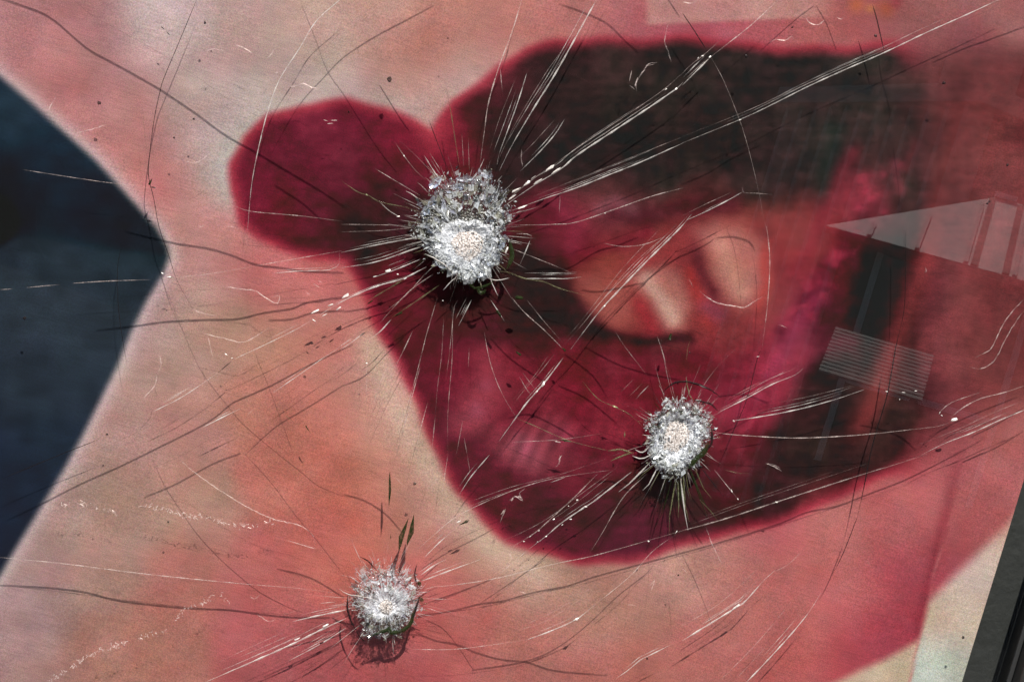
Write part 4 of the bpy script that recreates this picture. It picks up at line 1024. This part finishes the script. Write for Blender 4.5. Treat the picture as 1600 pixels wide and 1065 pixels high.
# ------------------------------------------------------------------ bullet impacts
YC = -0.0012                     # mid depth of the crushed glass
def crater(cx, cy, rx, ry, core, label, seed, rim_fn, n_flake, white, n_fibre, spikes, powder, arcs, dens=1.0, shells=(), bowl=0.0028, fib0=0.25, nhair=46, plate0=0.5):
    r = random.Random(seed)
    rg = np.random.RandomState(seed)
    root = empty('bullet_hole', w2(cx, cy, YC) - PO, pane, label=label)
    OFF = w2(cx, cy, YC)
    ccx, ccy, crx, cry, crot = core
    ph = [r.uniform(0, 9) for _ in range(4)]
    def rim(a):
        return rim_fn(a) * (1 + 0.06 * math.sin(3 * a + ph[3]) + 0.06 * math.sin(7 * a + ph[0]) + 0.05 * math.sin(13 * a + ph[1]) + 0.05 * math.sin(29 * a + ph[2]))
    def at(a, t):
        """t = 0 core centre, 1 rim; blends the two centres"""
        q = rim(a)
        ex, ey = cx + rx * q * math.cos(a), cy + ry * q * math.sin(a)
        return ccx + (ex - ccx) * t, ccy + (ey - ccy) * t
    def whiteness(a, t):
        return max(0.0, min(1.0, white(a, t)))
    # bed
    NA, NR = 90, 16
    vs, al, co = [], [], []
    for j in range(NR + 1):
        t = j / NR
        for i in range(NA):
            a = i / NA * math.tau
            x, y = at(a, t)
            dome = 0.0015 * sst(t, 0.2, 0.75) - 0.0012 * sst(t, 0.8, 1.0) + r.uniform(-1, 1) * 0.0004
            vs.append(w2(x + r.uniform(-1, 1), y + r.uniform(-1, 1), YC + 0.0016 - dome))
            w = whiteness(a, t)
            c = np.array((0.27, 0.275, 0.21)) * (1 - w) + np.array((0.86, 0.88, 0.92)) * w
            co.append((*c, 1)); al.append(dens * max(0.0, (0.72 + 0.45 * w)) * (1 - sst(t, 0.72, 1.0)))
    fs = []
    for j in range(NR):
        for i in range(NA):
            k = (i + 1) % NA
            fs.append((j * NA + i, j * NA + k, (j + 1) * NA + k, (j + 1) * NA + i))
    mesh_obj('crater_bed', [tuple(Vector(v) - OFF) for v in vs], fs, M_BED, root, al, co)
    # flakes: tiny tilted splinters of crushed glass
    m = MB()
    for _ in range(n_flake):
        a = r.uniform(0, math.tau); t = math.sqrt(r.uniform(0.02, 1.12))
        if t > 0.82 and r.random() < (t - 0.82) / 0.30 + 0.25 * math.sin(5 * a + ph[2]): continue
        if r.random() < (0.75 if t < 0.52 else 0.45): continue
        x, y = at(a, t)
        w = whiteness(a, t)
        u = r.random()
        if u < 0.38 + 0.55 * w:
            g_ = r.uniform(0.8, 1.0); c = (g_ * 0.98, g_, g_ * 0.99, 1); alp = r.uniform(0.7, 1)
        elif u < 0.52 + 0.4 * w:
            g_ = r.uniform(0.3, 0.6); c = (g_, g_ * 0.98, g_ * 0.72, 1); alp = r.uniform(0.5, 0.9)
        elif u < 0.84:
            g_ = r.uniform(0.006, 0.04); c = (g_, g_ * 1.05, g_ * 0.7, 1); alp = r.uniform(0.55, 0.95)
        else:
            c = (0.5, 0.5, 0.58, 1); alp = r.uniform(0.1, 0.35)
        sz = r.lognormvariate(0.42, 0.45) * (0.6 + 0.55 * t)
        asp = r.uniform(0.15, 0.6)
        dirn = a + (math.pi / 2 if r.random() < 0.4 else 0) + r.gauss(0, 0.35)
        yy = YC - 0.0004 - 0.0016 * sst(t, 0.2, 0.75) + 0.0008 * sst(t, 0.8, 1.0) - r.uniform(0, 0.0010)
        base = w2(x, y, yy)
        ux = np.array((math.cos(dirn), math.sin(dirn))); uy = np.array((-ux[1], ux[0]))
        pts = [ux * sz, uy * sz * asp, -ux * sz * r.uniform(.5, 1), -uy * sz * asp * r.uniform(.3, 1)]
        alp *= dens
        pts = [w2(x + p[0] + r.uniform(-.3, .3), y + p[1] + r.uniform(-.3, .3), yy + r.uniform(-1, 1) * sz * S * (0.55 - 0.3 * sst(t, 0.6, 0.95))) for p in pts]
        apex = base + Vector((0, -S * sz * r.uniform(0.1, 0.5), 0)); low = base + Vector((0, S * sz * 0.3, 0))
        m.add(pts + [apex, low], [(0, 1, 4), (1, 2, 4), (2, 3, 4), (3, 0, 4), (1, 0, 5), (2, 1, 5), (3, 2, 5), (0, 3, 5)], alp, c)
    # broken plates packed in rings, each tipped its own way
    tr = plate0
    while tr < 1.0:
        dt = r.uniform(0.055, 0.095) * 62.0 / rx
        na = int(math.tau * tr * rx / r.uniform(5.5, 8.5))
        a_ = r.uniform(0, 1)
        for q in range(na):
            a0, a1 = a_ + (q + r.uniform(-.22, .22)) / na * math.tau, a_ + (q + 0.9 + r.uniform(-.25, .2)) / na * math.tau
            ta, tb = tr + r.uniform(-.03, .02), tr + dt * r.uniform(0.7, 1.15)
            am = (a0 + a1) / 2
            w = whiteness(am, (ta + tb) / 2)
            if r.random() < 0.16 + 0.5 * sst(tb, 0.85, 1.08): continue
            u = r.random()
            if u < 0.30 + 0.55 * w: g_ = r.uniform(0.75, 1.0); c = (g_ * 0.97, g_ * 0.99, g_, 1); alp = r.uniform(0.55, 0.95)
            elif u < 0.55 + 0.35 * w: g_ = r.uniform(0.35, 0.6); c = (g_, g_ * 0.99, g_ * 0.8, 1); alp = r.uniform(0.4, 0.8)
            elif u < 0.80: g_ = r.uniform(0.008, 0.05); c = (g_, g_ * 1.08, g_ * 0.7, 1); alp = r.uniform(0.5, 0.9)
            else: c = (0.55, 0.57, 0.66, 1); alp = r.uniform(0.12, 0.4)
            alp *= 1 - 0.55 * sst(tb, 0.6, 1.0)
            yy = YC - 0.0007 - 0.0012 * sst(tb, 0.2, 0.75) + 0.0006 * sst(tb, 0.8, 1.0)
            k = r.uniform(0.2, 1.0) * 0.0011
            t1_, t2_ = r.uniform(-1, 1) * k, r.uniform(-1, 1) * k
            cor = [(a0, ta, -t1_ - t2_), (a1, ta, t1_ - t2_), (a1 + r.uniform(-.02, .02), tb, t1_ + t2_), (a0 + r.uniform(-.02, .02), tb, -t1_ + t2_)]
            f = [w2(*at(ca_, ct_), yy + dy_) for ca_, ct_, dy_ in cor]
            bk = [p + Vector((0, 0.0006, 0)) for p in f]
            m.add(f + bk, [(0, 1, 2, 3), (7, 6, 5, 4), (0, 4, 5, 1), (1, 5, 6, 2), (2, 6, 7, 3), (3, 7, 4, 0)], alp * dens, c)
        tr += dt
    m.build('crushed_glass', M_FLAKE, root, off=OFF, kind='stuff')
    # fibres: fine radial and ring fractures in the bed
    m = MB()
    for _ in range(n_fibre):
        a = r.uniform(0, math.tau); t0 = r.uniform(fib0, 0.85); t1 = min(1.12, t0 + r.uniform(0.08, 0.4))
        if r.random() < 0.7:
            pts = [np.array(at(a + r.gauss(0, 0.03), t0 + (t1 - t0) * q / 4)) + np.array((r.gauss(0, .7), r.gauss(0, .7))) for q in range(5)]
        else:
            da = r.uniform(0.12, 0.6)
            pts = [np.array(at(a + da * q / 5, t0 + r.gauss(0, 0.008))) for q in range(6)]
        y = YC - 0.0012 - r.uniform(0, 0.0016)
        bright = r.random() < 0.72
        tube(m, pts, r.uniform(0.4, 1.0), y, y + 0.0003, r.uniform(0.3, 0.85), (0.2, 0.3), col=(0.9, 0.91, 0.93, 1) if bright else (0.03, 0.035, 0.02, 1))
    m.build('fine_fractures', M_FLAKE, root, off=OFF, kind='stuff')
    # hairline fractures running out into the sound glass
    m = MB()
    for q in range(nhair):
        a = r.uniform(0, math.tau); x, y = at(a, r.uniform(0.9, 1.05))
        L_ = r.lognormvariate(3.55, 0.6); aa = a + r.gauss(0, 0.12); bend = r.gauss(0, 0.0003)
        pts, p, b = [], np.array((x, y)), aa
        for k in range(7):
            pts.append(p.copy()); p = p + np.array((math.cos(b), math.sin(b))) * L_ / 6; b += bend * L_
        dark = r.random() < 0.35
        tube(m, pts, r.uniform(0.35, 0.9), -0.0030, -0.0027, r.uniform(0.25, 0.7) * (0.8 if dark else 1), (0.05, 0.7), jit=0.06, flick=0.6, col=(0.04, 0.035, 0.025, 1) if dark else (0.95, 0.86, 0.80, 1))
    m.build('hairline_fractures', M_FLAKE, root, off=OFF, kind='stuff')
    # white powder lining the bowl round the core
    m = MB(); n1, n2 = 84, 9; vs, al, co = [], [], []
    ca, sa = math.cos(crot), math.sin(crot)
    for j in range(n2 + 1):
        t = j / n2
        for i in range(n1):
            a = i / n1 * math.tau
            out = powder(a) * (1 + 0.07 * math.sin(3 * a + ph[3]) + 0.06 * math.sin(11 * a + ph[1]) + r.uniform(-0.07, 0.07))
            q = 0.86 + (out - 0.86) * t
            ex, ey = crx * math.cos(a) * q, cry * math.sin(a) * q
            e2 = r.uniform(-1, 1)
            vs.append(w2(ccx + ex * ca - ey * sa + r.uniform(-.7, .7), ccy + ex * sa + ey * ca + r.uniform(-.7, .7), YC + 0.0014 - bowl * sst(t, 0, 0.8) + 0.0012 * sst(t, 0.8, 1) + e2 * 0.00015))
            co.append((0.93, 0.94, 0.96, 1)); al.append(1.25 - 0.85 * sst(t, 0.45, 1.0))
    fs = [(j * n1 + i, j * n1 + (i + 1) % n1, (j + 1) * n1 + (i + 1) % n1, (j + 1) * n1 + i) for j in range(n2) for i in range(n1)]
    mesh_obj('glass_powder', [tuple(Vector(v) - OFF) for v in vs], fs, M_POWDER, root, al, co)
    # granular core
    m = MB(); n1, n2 = 40, 10; vs = []
    ca, sa = math.cos(crot), math.sin(crot)
    for j in range(n2 + 1):
        t = j / n2
        for i in range(n1):
            a = i / n1 * math.tau
            q = t * (1 + 0.07 * math.sin(3 * a + ph[0]) + 0.06 * math.sin(7 * a + ph[1]) + r.uniform(-.03, .03))
            ex, ey = crx * q * math.cos(a), cry * q * math.sin(a)
            vs.append(w2(ccx + ex * ca - ey * sa, ccy + ex * sa + ey * ca, YC + 0.0006 - 0.0008 * (1 - t) + r.uniform(-1, 1) * 0.0002 + 0.0012 * t ** 4))
    fs = [(j * n1 + i, j * n1 + (i + 1) % n1, (j + 1) * n1 + (i + 1) % n1, (j + 1) * n1 + i) for j in range(n2) for i in range(n1)]
    m.add(vs, fs); m.build('core', M_CORE, root, off=OFF)
    # splinters standing out of the rim
    for (a, t0, L, wd, k) in spikes(r):
        x, y = at(a, t0)
        aa = a + r.gauss(0, 0.10)
        d = np.array((math.cos(aa), math.sin(aa)))
        p0 = np.array((x, y)); bend = np.array((-d[1], d[0])) * r.gauss(0, 0.03) * L
        pts = [p0, p0 + d * L * 0.35 + bend * 0.6, p0 + d * L * 0.7 + bend, p0 + d * L]
        m = MB(); tube(m, pts, wd * 0.7, YC - r.uniform(0.0006, 0.0014), YC - 0.0004, {'B': .75, 'F': .45, 'O': .8, 'G': .9, 'D': .6}[k], (0.1, 0.75), jit=0.15)
        m.build('splinter', CM[k], root, off=OFF)
    # shell-shaped facets where flat chips have left the rim
    for (a, t0, Lp, Wp, al_) in shells:
        x, y = at(a, t0)
        n = 10; m = MB(); tx, ty = -math.sin(a), math.cos(a)
        ring, mid = [], []
        for q in range(n):
            b = q / n * math.tau; rr = r.uniform(0.85, 1.15)
            e, f = math.cos(b) * Lp * rr, math.sin(b) * Wp * rr
            ring.append(w2(x + e * tx + f * math.cos(a), y + e * ty + f * math.sin(a), YC - 0.0024 + r.uniform(-1, 1) * 0.0002))
            mid.append(w2(x + 0.5 * e * tx + 0.5 * f * math.cos(a), y + 0.5 * e * ty + 0.5 * f * math.sin(a), YC - 0.0018 + r.uniform(-1, 1) * 0.0003))
        m.add(ring + mid + [w2(x, y, YC - 0.0015)], [(q, (q + 1) % n, n + (q + 1) % n, n + q) for q in range(n)] + [(n + q, n + (q + 1) % n, 2 * n) for q in range(n)], al_)
        m.build('shell_facet', M_SHELL, root, off=OFF)
    for (pts, wd, k, al_) in arcs:
        if k in 'BF': wd, al_ = min(2.2, wd * 0.6), al_ * 0.85
        m = MB(); tube(m, smooth(pts, 4.0), wd, YC - 0.0032, YC - 0.0022, al_, (0.25, 0.25), jit=0.4)
        m.build('ring_arc', CM[k], root, off=OFF)
    return root

def sst(x, a, b):
    t = max(0.0, min(1.0, (x - a) / (b - a)))
    return t * t * (3 - 2 * t)

def spikes_mix(n, kinds, lmin, lmax, bias=None):
    def f(r):
        out = []
        for i in range(n):
            a = (i + r.uniform(-.5, .5)) / n * math.tau
            if bias and r.random() < bias[1]: a = r.gauss(bias[0], bias[2])
            out.append((a, r.uniform(0.86, 1.02), r.uniform(lmin, lmax) * r.choice((0.5, 0.7, 1.0)), r.uniform(1.1, 2.3), r.choice(kinds)))
        return out
    return f

# big impact by the upper lip
crater(728, 358, 74, 84, (731, 384, 27, 26, 0.2), 'largest white bullet hole with sandy core beside the upper lip', 11,
       lambda a: 1.0 + 0.06 * math.cos(a + 2.2) - 0.06 * math.sin(a), 6500,
       lambda a, t: (1.05 - 1.25 * t) + 0.55 * math.sin(a) * (t < 0.8) + (0.12 if math.sin(a) < 0 else 0), 170,
       spikes_mix(44, 'BBFFFOODG', 10, 40, (1.5, 0.25, 0.7)),
       lambda a: 1.95 + 0.22 * math.sin(a) + 0.12 * math.cos(2 * a),
       [([(796,375),(800,400),(792,420)], 7.0, 'G', .9),  # dark green arc put in for the shadow under the right rim
        ([(664,396),(690,410),(706,424)], 2.6, 'B', .85), ([(693,453),(702,443),(714,432)], 2.4, 'B', .8), ([(762,434),(776,438),(796,434)], 2.2, 'B', .8), ([(764,430),(772,450),(778,462)], 2.2, 'B', .8), ([(745,448),(752,458),(760,452)], 6.0, 'G', .85), ([(730,440),(742,450),(760,446),(772,438)], 4.0, 'G', .7)],
       shells=[(-2.5, 0.93, 10, 6, .8), (-2.2, 0.9, 13, 7, .9), (-1.85, 0.88, 15, 7, .9), (-1.6, 0.95, 12, 6, .7), (-2.7, 0.85, 8, 6, .7), (-1.2, 0.95, 13, 7, .6), (0.3, 0.93, 12, 6, .6), (0.75, 0.85, 11, 6, .6), (2.3, 0.9, 10, 6, .7), (2.8, 0.88, 10, 5, .5), (1.2, 0.9, 9, 6, .6)])
# impact in the lower lip
crater(1060, 680, 56, 61, (1056, 682, 22, 29, 0.45), 'bullet hole with pinkish core and green splinters in the lower lip', 22,
       lambda a: 0.96 + 0.09 * math.cos(2 * (a + 1.05)), 3800,
       lambda a, t: 1.15 - 1.0 * t + 0.45 * math.sin(a + 0.5) * (t < 0.85), 90,
       lambda r: spikes_mix(26, 'BFOOFODG', 10, 26)(r) + [(r.gauss(1.65, 0.5), r.uniform(0.85, 1.0), r.uniform(35, 95), r.uniform(2.2, 4.0), r.choice('GOGOBD')) for _ in range(18)],
       lambda a: 1.72 + 0.14 * math.sin(a + 0.6),
       [([(1034,614),(1050,600),(1068,596),(1090,600),(1112,610),(1126,620)], 3.2, 'D', .85), ([(1072,588),(1074,604),(1078,618),(1084,626)], 2.0, 'O', .8), ([(1084,624),(1100,628),(1112,632),(1122,642)], 3.0, 'D', .8), ([(1092,601),(1104,606)], 3.0, 'B', .7), ([(1108,690),(1100,706),(1086,718),(1076,732)], 8.0, 'G', .9), ([(1112,668),(1112,690),(1104,704)], 4.0, 'D', .85), ([(1080,626),(1092,640),(1104,640)], 1.8, 'B', .7),
        ([(992,702),(1004,706),(1016,696)], 3.0, 'B', .7), ([(988,712),(1004,716),(1020,708)], 3.0, 'B', .75), ([(950,704),(970,702),(990,708)], 2.6, 'O', .8), ([(954,720),(972,712),(990,706)], 2.6, 'O', .8)])
# impact in the cheek
crater(601, 936, 56, 60, (603, 948, 12, 13, 0.0), 'round bullet hole with small white centre in the pink cheek, ringed by dark arcs', 33,
       lambda a: 1.0 + 0.03 * math.cos(a), 2600,
       lambda a, t: 0.95 - 0.95 * t + 0.35 * math.cos(a + 0.9) * (t < 0.8), 420,
       spikes_mix(30, 'BBFFFOD', 6, 24, (-0.6, 0.3, 0.7)),
       lambda a: 2.5 - 0.5 * math.sin(a) + 0.4 * math.cos(2 * a + 0.6),
       [([(543,930),(543,950),(548,968),(556,984)], 3.0, 'D', .95), ([(556,984),(564,996),(572,1002)], 2.2, 'D', .8), ([(578,994),(592,988),(606,984),(612,988),(630,984),(642,972),(646,956),(650,946)], 6.0, 'G', .95), ([(602,986),(608,980),(612,988)], 5.0, 'G', .9), ([(642,975),(650,950),(656,930)], 3.0, 'D', .85), ([(653,908),(658,914)], 7.0, 'G', .85), ([(654,934),(662,938)], 7.0, 'G', .85), ([(652,880),(648,898),(652,914)], 2.4, 'D', .7),
        ([(561,869),(575,876),(588,890)], 2.2, 'D', .8), ([(530,920),(545,928),(570,932),(592,938)], 2.0, 'B', .8), ([(604,952),(605,968),(607,984)], 1.2, 'D', .7)], dens=0.60, bowl=0.0020, fib0=0.12, nhair=34, plate0=0.34)

# ------------------------------------------------------------------ mirrored house and trees across the street
L = 20.0
def vp(u, v, dist):
    p = w2(u, v, dist); return Vector((p.x, -dist, p.z))
A = vp(1290, 352, L)
house = empty('house', (A.x, A.y, 0), label='low dark house with pale hip roof, mirrored faintly in the glass', category='house')
house.rotation_euler[2] = math.radians(13)
ez = A.z
def hp(name, boxes, mat):
    m = MB()
    for b in boxes: m.box(*b)
    return m.build(name, mat, house)
RH = 1.3
hp('wall', [(0.25, 6.25, -5.2, -0.45, 0, ez - 0.03)], M_WALL)
m = MB()
m.add([(0, 0, ez), (6.5, 0, ez), (6.5, -5.6, ez), (0, -5.6, ez), (1.85, -2.8, ez + RH), (2.05, -2.8, ez + RH)],
      [(0, 1, 5, 4), (1, 2, 5), (2, 3, 4, 5), (3, 0, 4), (3, 2, 1, 0)])
m.build('roof', M_TILE, house)
hp('ridge_cap', [(1.8, 2.1, -2.9, -2.7, ez + RH - 0.02, ez + RH + 0.05)], M_TRIM)
for (xa, xb) in ((1.75, 1.83), (2.12, 2.2)):
    m = MB(); h0 = RH / 2.8
    m.add([(xa, 0, ez + 0.03), (xb, 0, ez + 0.03), (xb, -2.6, ez + 0.03 + 2.6 * h0), (xa, -2.6, ez + 0.03 + 2.6 * h0), (xa, 0, ez + 0.005), (xb, 0, ez + 0.005), (xb, -2.6, ez + 0.005 + 2.6 * h0), (xa, -2.6, ez + 0.005 + 2.6 * h0)],
          [(0, 1, 2, 3), (7, 6, 5, 4), (0, 4, 5, 1), (1, 5, 6, 2), (2, 6, 7, 3), (3, 7, 4, 0)])
    m.build('roof_batten', M_WALL, house)
for i in range(10):
    xr = 0.5 + i * 0.58; h0 = RH / 2.8; top = min(2.6, max(0.15, xr - 0.2) * 2.8 / 1.85, max(0.15, 6.3 - xr) * 2.8 / 4.45)
    m = MB()
    m.add([(xr, 0.01, ez + 0.035), (xr + 0.05, 0.01, ez + 0.035), (xr + 0.05, -top, ez + 0.035 + top * h0), (xr, -top, ez + 0.035 + top * h0), (xr, 0.01, ez + 0.002), (xr + 0.05, 0.01, ez + 0.002), (xr + 0.05, -top, ez + 0.002 + top * h0), (xr, -top, ez + 0.002 + top * h0)],
          [(0, 1, 2, 3), (7, 6, 5, 4), (0, 4, 5, 1), (1, 5, 6, 2), (2, 6, 7, 3), (3, 7, 4, 0)])
    m.build('roof_rib', M_RIB, house)
hp('fascia', [(0.02, 6.48, -0.04, 0.02, ez - 0.08, ez - 0.008)], M_WALL)
hp('window', [(0.75, 2.5, -0.46, -0.40, 2.3, ez - 0.1)], M_WINDOW)
hp('window_frame', [(0.66, 0.74, -0.46, -0.34, 1.2, ez - 0.1), (2.51, 2.59, -0.46, -0.34, 1.2, ez - 0.1)], M_TRIM)
hp('sill', [(0.75, 2.5, -0.46, -0.3, 2.2, 2.28)], M_TRIM)

# low block of flats standing beyond the house, seen along its front
flats = empty('apartment_block', (3.5, -31.5, 0), label='grey concrete block with upright fins, mirrored over the dark upper mouth', category='building')
flats.rotation_euler[2] = math.radians(66)
def fp(name, b, mat):
    m = MB(); m.box(*b); return m.build(name, mat, flats)
fp('wall', (0, 5.8, -3.0, -0.6, 0, 9.2), M_CONCRETE_DARK)
fp('slab', (-0.1, 5.9, -3.1, 0.1, 7.15, 7.45), M_CONCRETE)
fp('parapet', (-0.1, 5.9, -3.1, 0.1, 9.2, 9.5), M_CONCRETE)
fp('end_wall', (4.3, 5.8, -0.6, -0.2, 7.45, 9.2), M_CONCRETE)
for i in range(12):
    fp('fin', (0.1 + i * 0.48, 0.22 + i * 0.48, -0.55, -0.05, 0, 7.15), M_CONCRETE)

# mirrored louvred panel, built as an added slatted roof tilted to catch the sun
PL = 17.0
p0, p1, p2 = vp(1322, 503, PL), vp(1478, 555, PL), vp(1306, 585, PL)
louvres = empty('louvres', (p0.x, -PL - 0.6, 0), label='louvred panel built as an added pale slatted roof, mirrored below the house roof', category='louvres')
louvres.rotation_euler[2] = math.radians(12)
pw = p1.x - p0.x; pt, pb = p0.z, p2.z; run = (pt - pb) * 1.9
NS = 13
for i in range(NS):
    f0, f1 = i / NS, (i + 0.68) / NS
    za, zb = pb + (pt - pb) * f0, pb + (pt - pb) * f1
    ya, yb = 0.6 - run * f0, 0.6 - run * f1
    m = MB()
    m.add([(0, ya, za), (pw, ya, za), (pw, yb, zb), (0, yb, zb), (0, ya, za - 0.02), (pw, ya, za - 0.02), (pw, yb, zb - 0.02), (0, yb, zb - 0.02)],
          [(0, 1, 2, 3), (7, 6, 5, 4), (0, 4, 5, 1), (1, 5, 6, 2), (2, 6, 7, 3), (3, 7, 4, 0)])
    m.build('added_louvre_slat', M_SLAT, louvres)
for px in (0.03, pw - 0.11):
    m = MB(); m.box(px, px + 0.08, 0.48, 0.56, 0, pb - 0.03); m.build('post', M_WALL, louvres)
    m = MB(); m.box(px, px + 0.08, 0.5 - run, 0.58 - run, 0, pt - 0.03); m.build('post', M_WALL, louvres)

# dark trees added behind the house close off the mirrored sky
def make_added_tree(x, y, h, wdt, seed, label):
    r = random.Random(seed)
    t = empty('tree', (x, y, 0), label=label, category='tree', group='added trees mirrored in the glass')
    m = MB(); n = 9; vs = []
    for j in range(6):
        q = j / 5
        for i in range(n):
            a = i / n * math.tau; rr = 0.42 * (1 - 0.7 * q)
            vs.append((rr * math.cos(a) + 0.2 * math.sin(q * 3 + seed), rr * math.sin(a), h * 0.75 * q))
    m.add(vs, [(j * n + i, j * n + (i + 1) % n, (j + 1) * n + (i + 1) % n, (j + 1) * n + i) for j in range(5) for i in range(n)])
    m.build('trunk', M_WALL, t)
    m = MB()
    lobes = [(r.uniform(-.6, .6) * wdt * 0.6, r.uniform(-.4, .4) * wdt * 0.5, h * r.uniform(0.04, 0.88), wdt * r.uniform(0.24, 0.38)) for _ in range(40)]
    for (lx, ly, lz, lr) in lobes:
        for _ in range(150):
            a, b = r.uniform(0, math.tau), math.acos(r.uniform(-1, 1))
            q = lr * r.uniform(0.55, 1.0)
            c = Vector((lx + q * math.cos(a) * math.sin(b), ly + q * math.sin(a) * math.sin(b), max(0.1, lz + q * math.cos(b))))
            s = r.uniform(0.4, 0.8)
            e1 = Vector((r.gauss(0, 1), r.gauss(0, 1), r.gauss(0, 1))).normalized() * s
            e2 = e1.cross(Vector((r.gauss(0, 1), r.gauss(0, 1), r.gauss(0, 1)))).normalized() * s * 0.7
            m.add([c + e1, c + e2, c - e1, c - e2], [(0, 1, 2, 3)])
    m.build('crown', M_LEAF, t)
TL = ['added broad dark tree mirrored above the dark garment', 'added tall dark tree mirrored over the corner of the lips', 'added dark tree mirrored in the middle of the open mouth', 'tallest added dark tree mirrored over the upper lip', 'added dark tree mirrored behind the pale roof', 'shorter added dark tree mirrored between garment and mouth', 'added dark tree mirrored over the lower cheek']
for i, (x, h) in enumerate([(-19, 15), (-6, 18), (1, 19), (8, 22), (16, 23), (-13, 16), (-26, 15)]):
    make_added_tree(x, -47 - (i % 2) * 3, h, 12, 50 + i, TL[i])

def make_added_hedge():  # hedge added to fill the bright sky gap between the trunks
    r = random.Random(99)
    h = empty('hedge', (0, -54, 0), label='long dark hedge added under the trees to close off the mirrored sky', category='hedge')
    m = MB(); n = 60; vs = []
    for i in range(n + 1):
        x = -38 + 76 * i / n; t = 4.2 + r.uniform(-.4, .4)
        vs += [(x, 0.9 + r.uniform(-.2, .2), 0), (x, 0.7 + r.uniform(-.2, .2), t), (x, -0.7, t), (x, -0.9, 0)]
    m.add(vs, [(i * 4 + j, i * 4 + j + 1, i * 4 + j + 5, i * 4 + j + 4) for i in range(n) for j in range(3)])
    m.build('hedge_body', M_LEAF, h)
    m = MB()
    for _ in range(5000):
        c = Vector((r.uniform(-38, 38), 1.0 + r.uniform(-.1, .3), r.uniform(0.1, 4.7))); s_ = r.uniform(0.15, 0.35)
        e1 = Vector((r.gauss(0, 1), r.gauss(0, 1), r.gauss(0, 1))).normalized() * s_
        e2 = e1.cross(Vector((r.gauss(0, 1), r.gauss(0, 1), r.gauss(0, 1)))).normalized() * s_ * 0.7
        m.add([c + e1, c + e2, c - e1, c - e2], [(0, 1, 2, 3)])
    m.build('foliage', M_LEAF, h)
make_added_hedge()
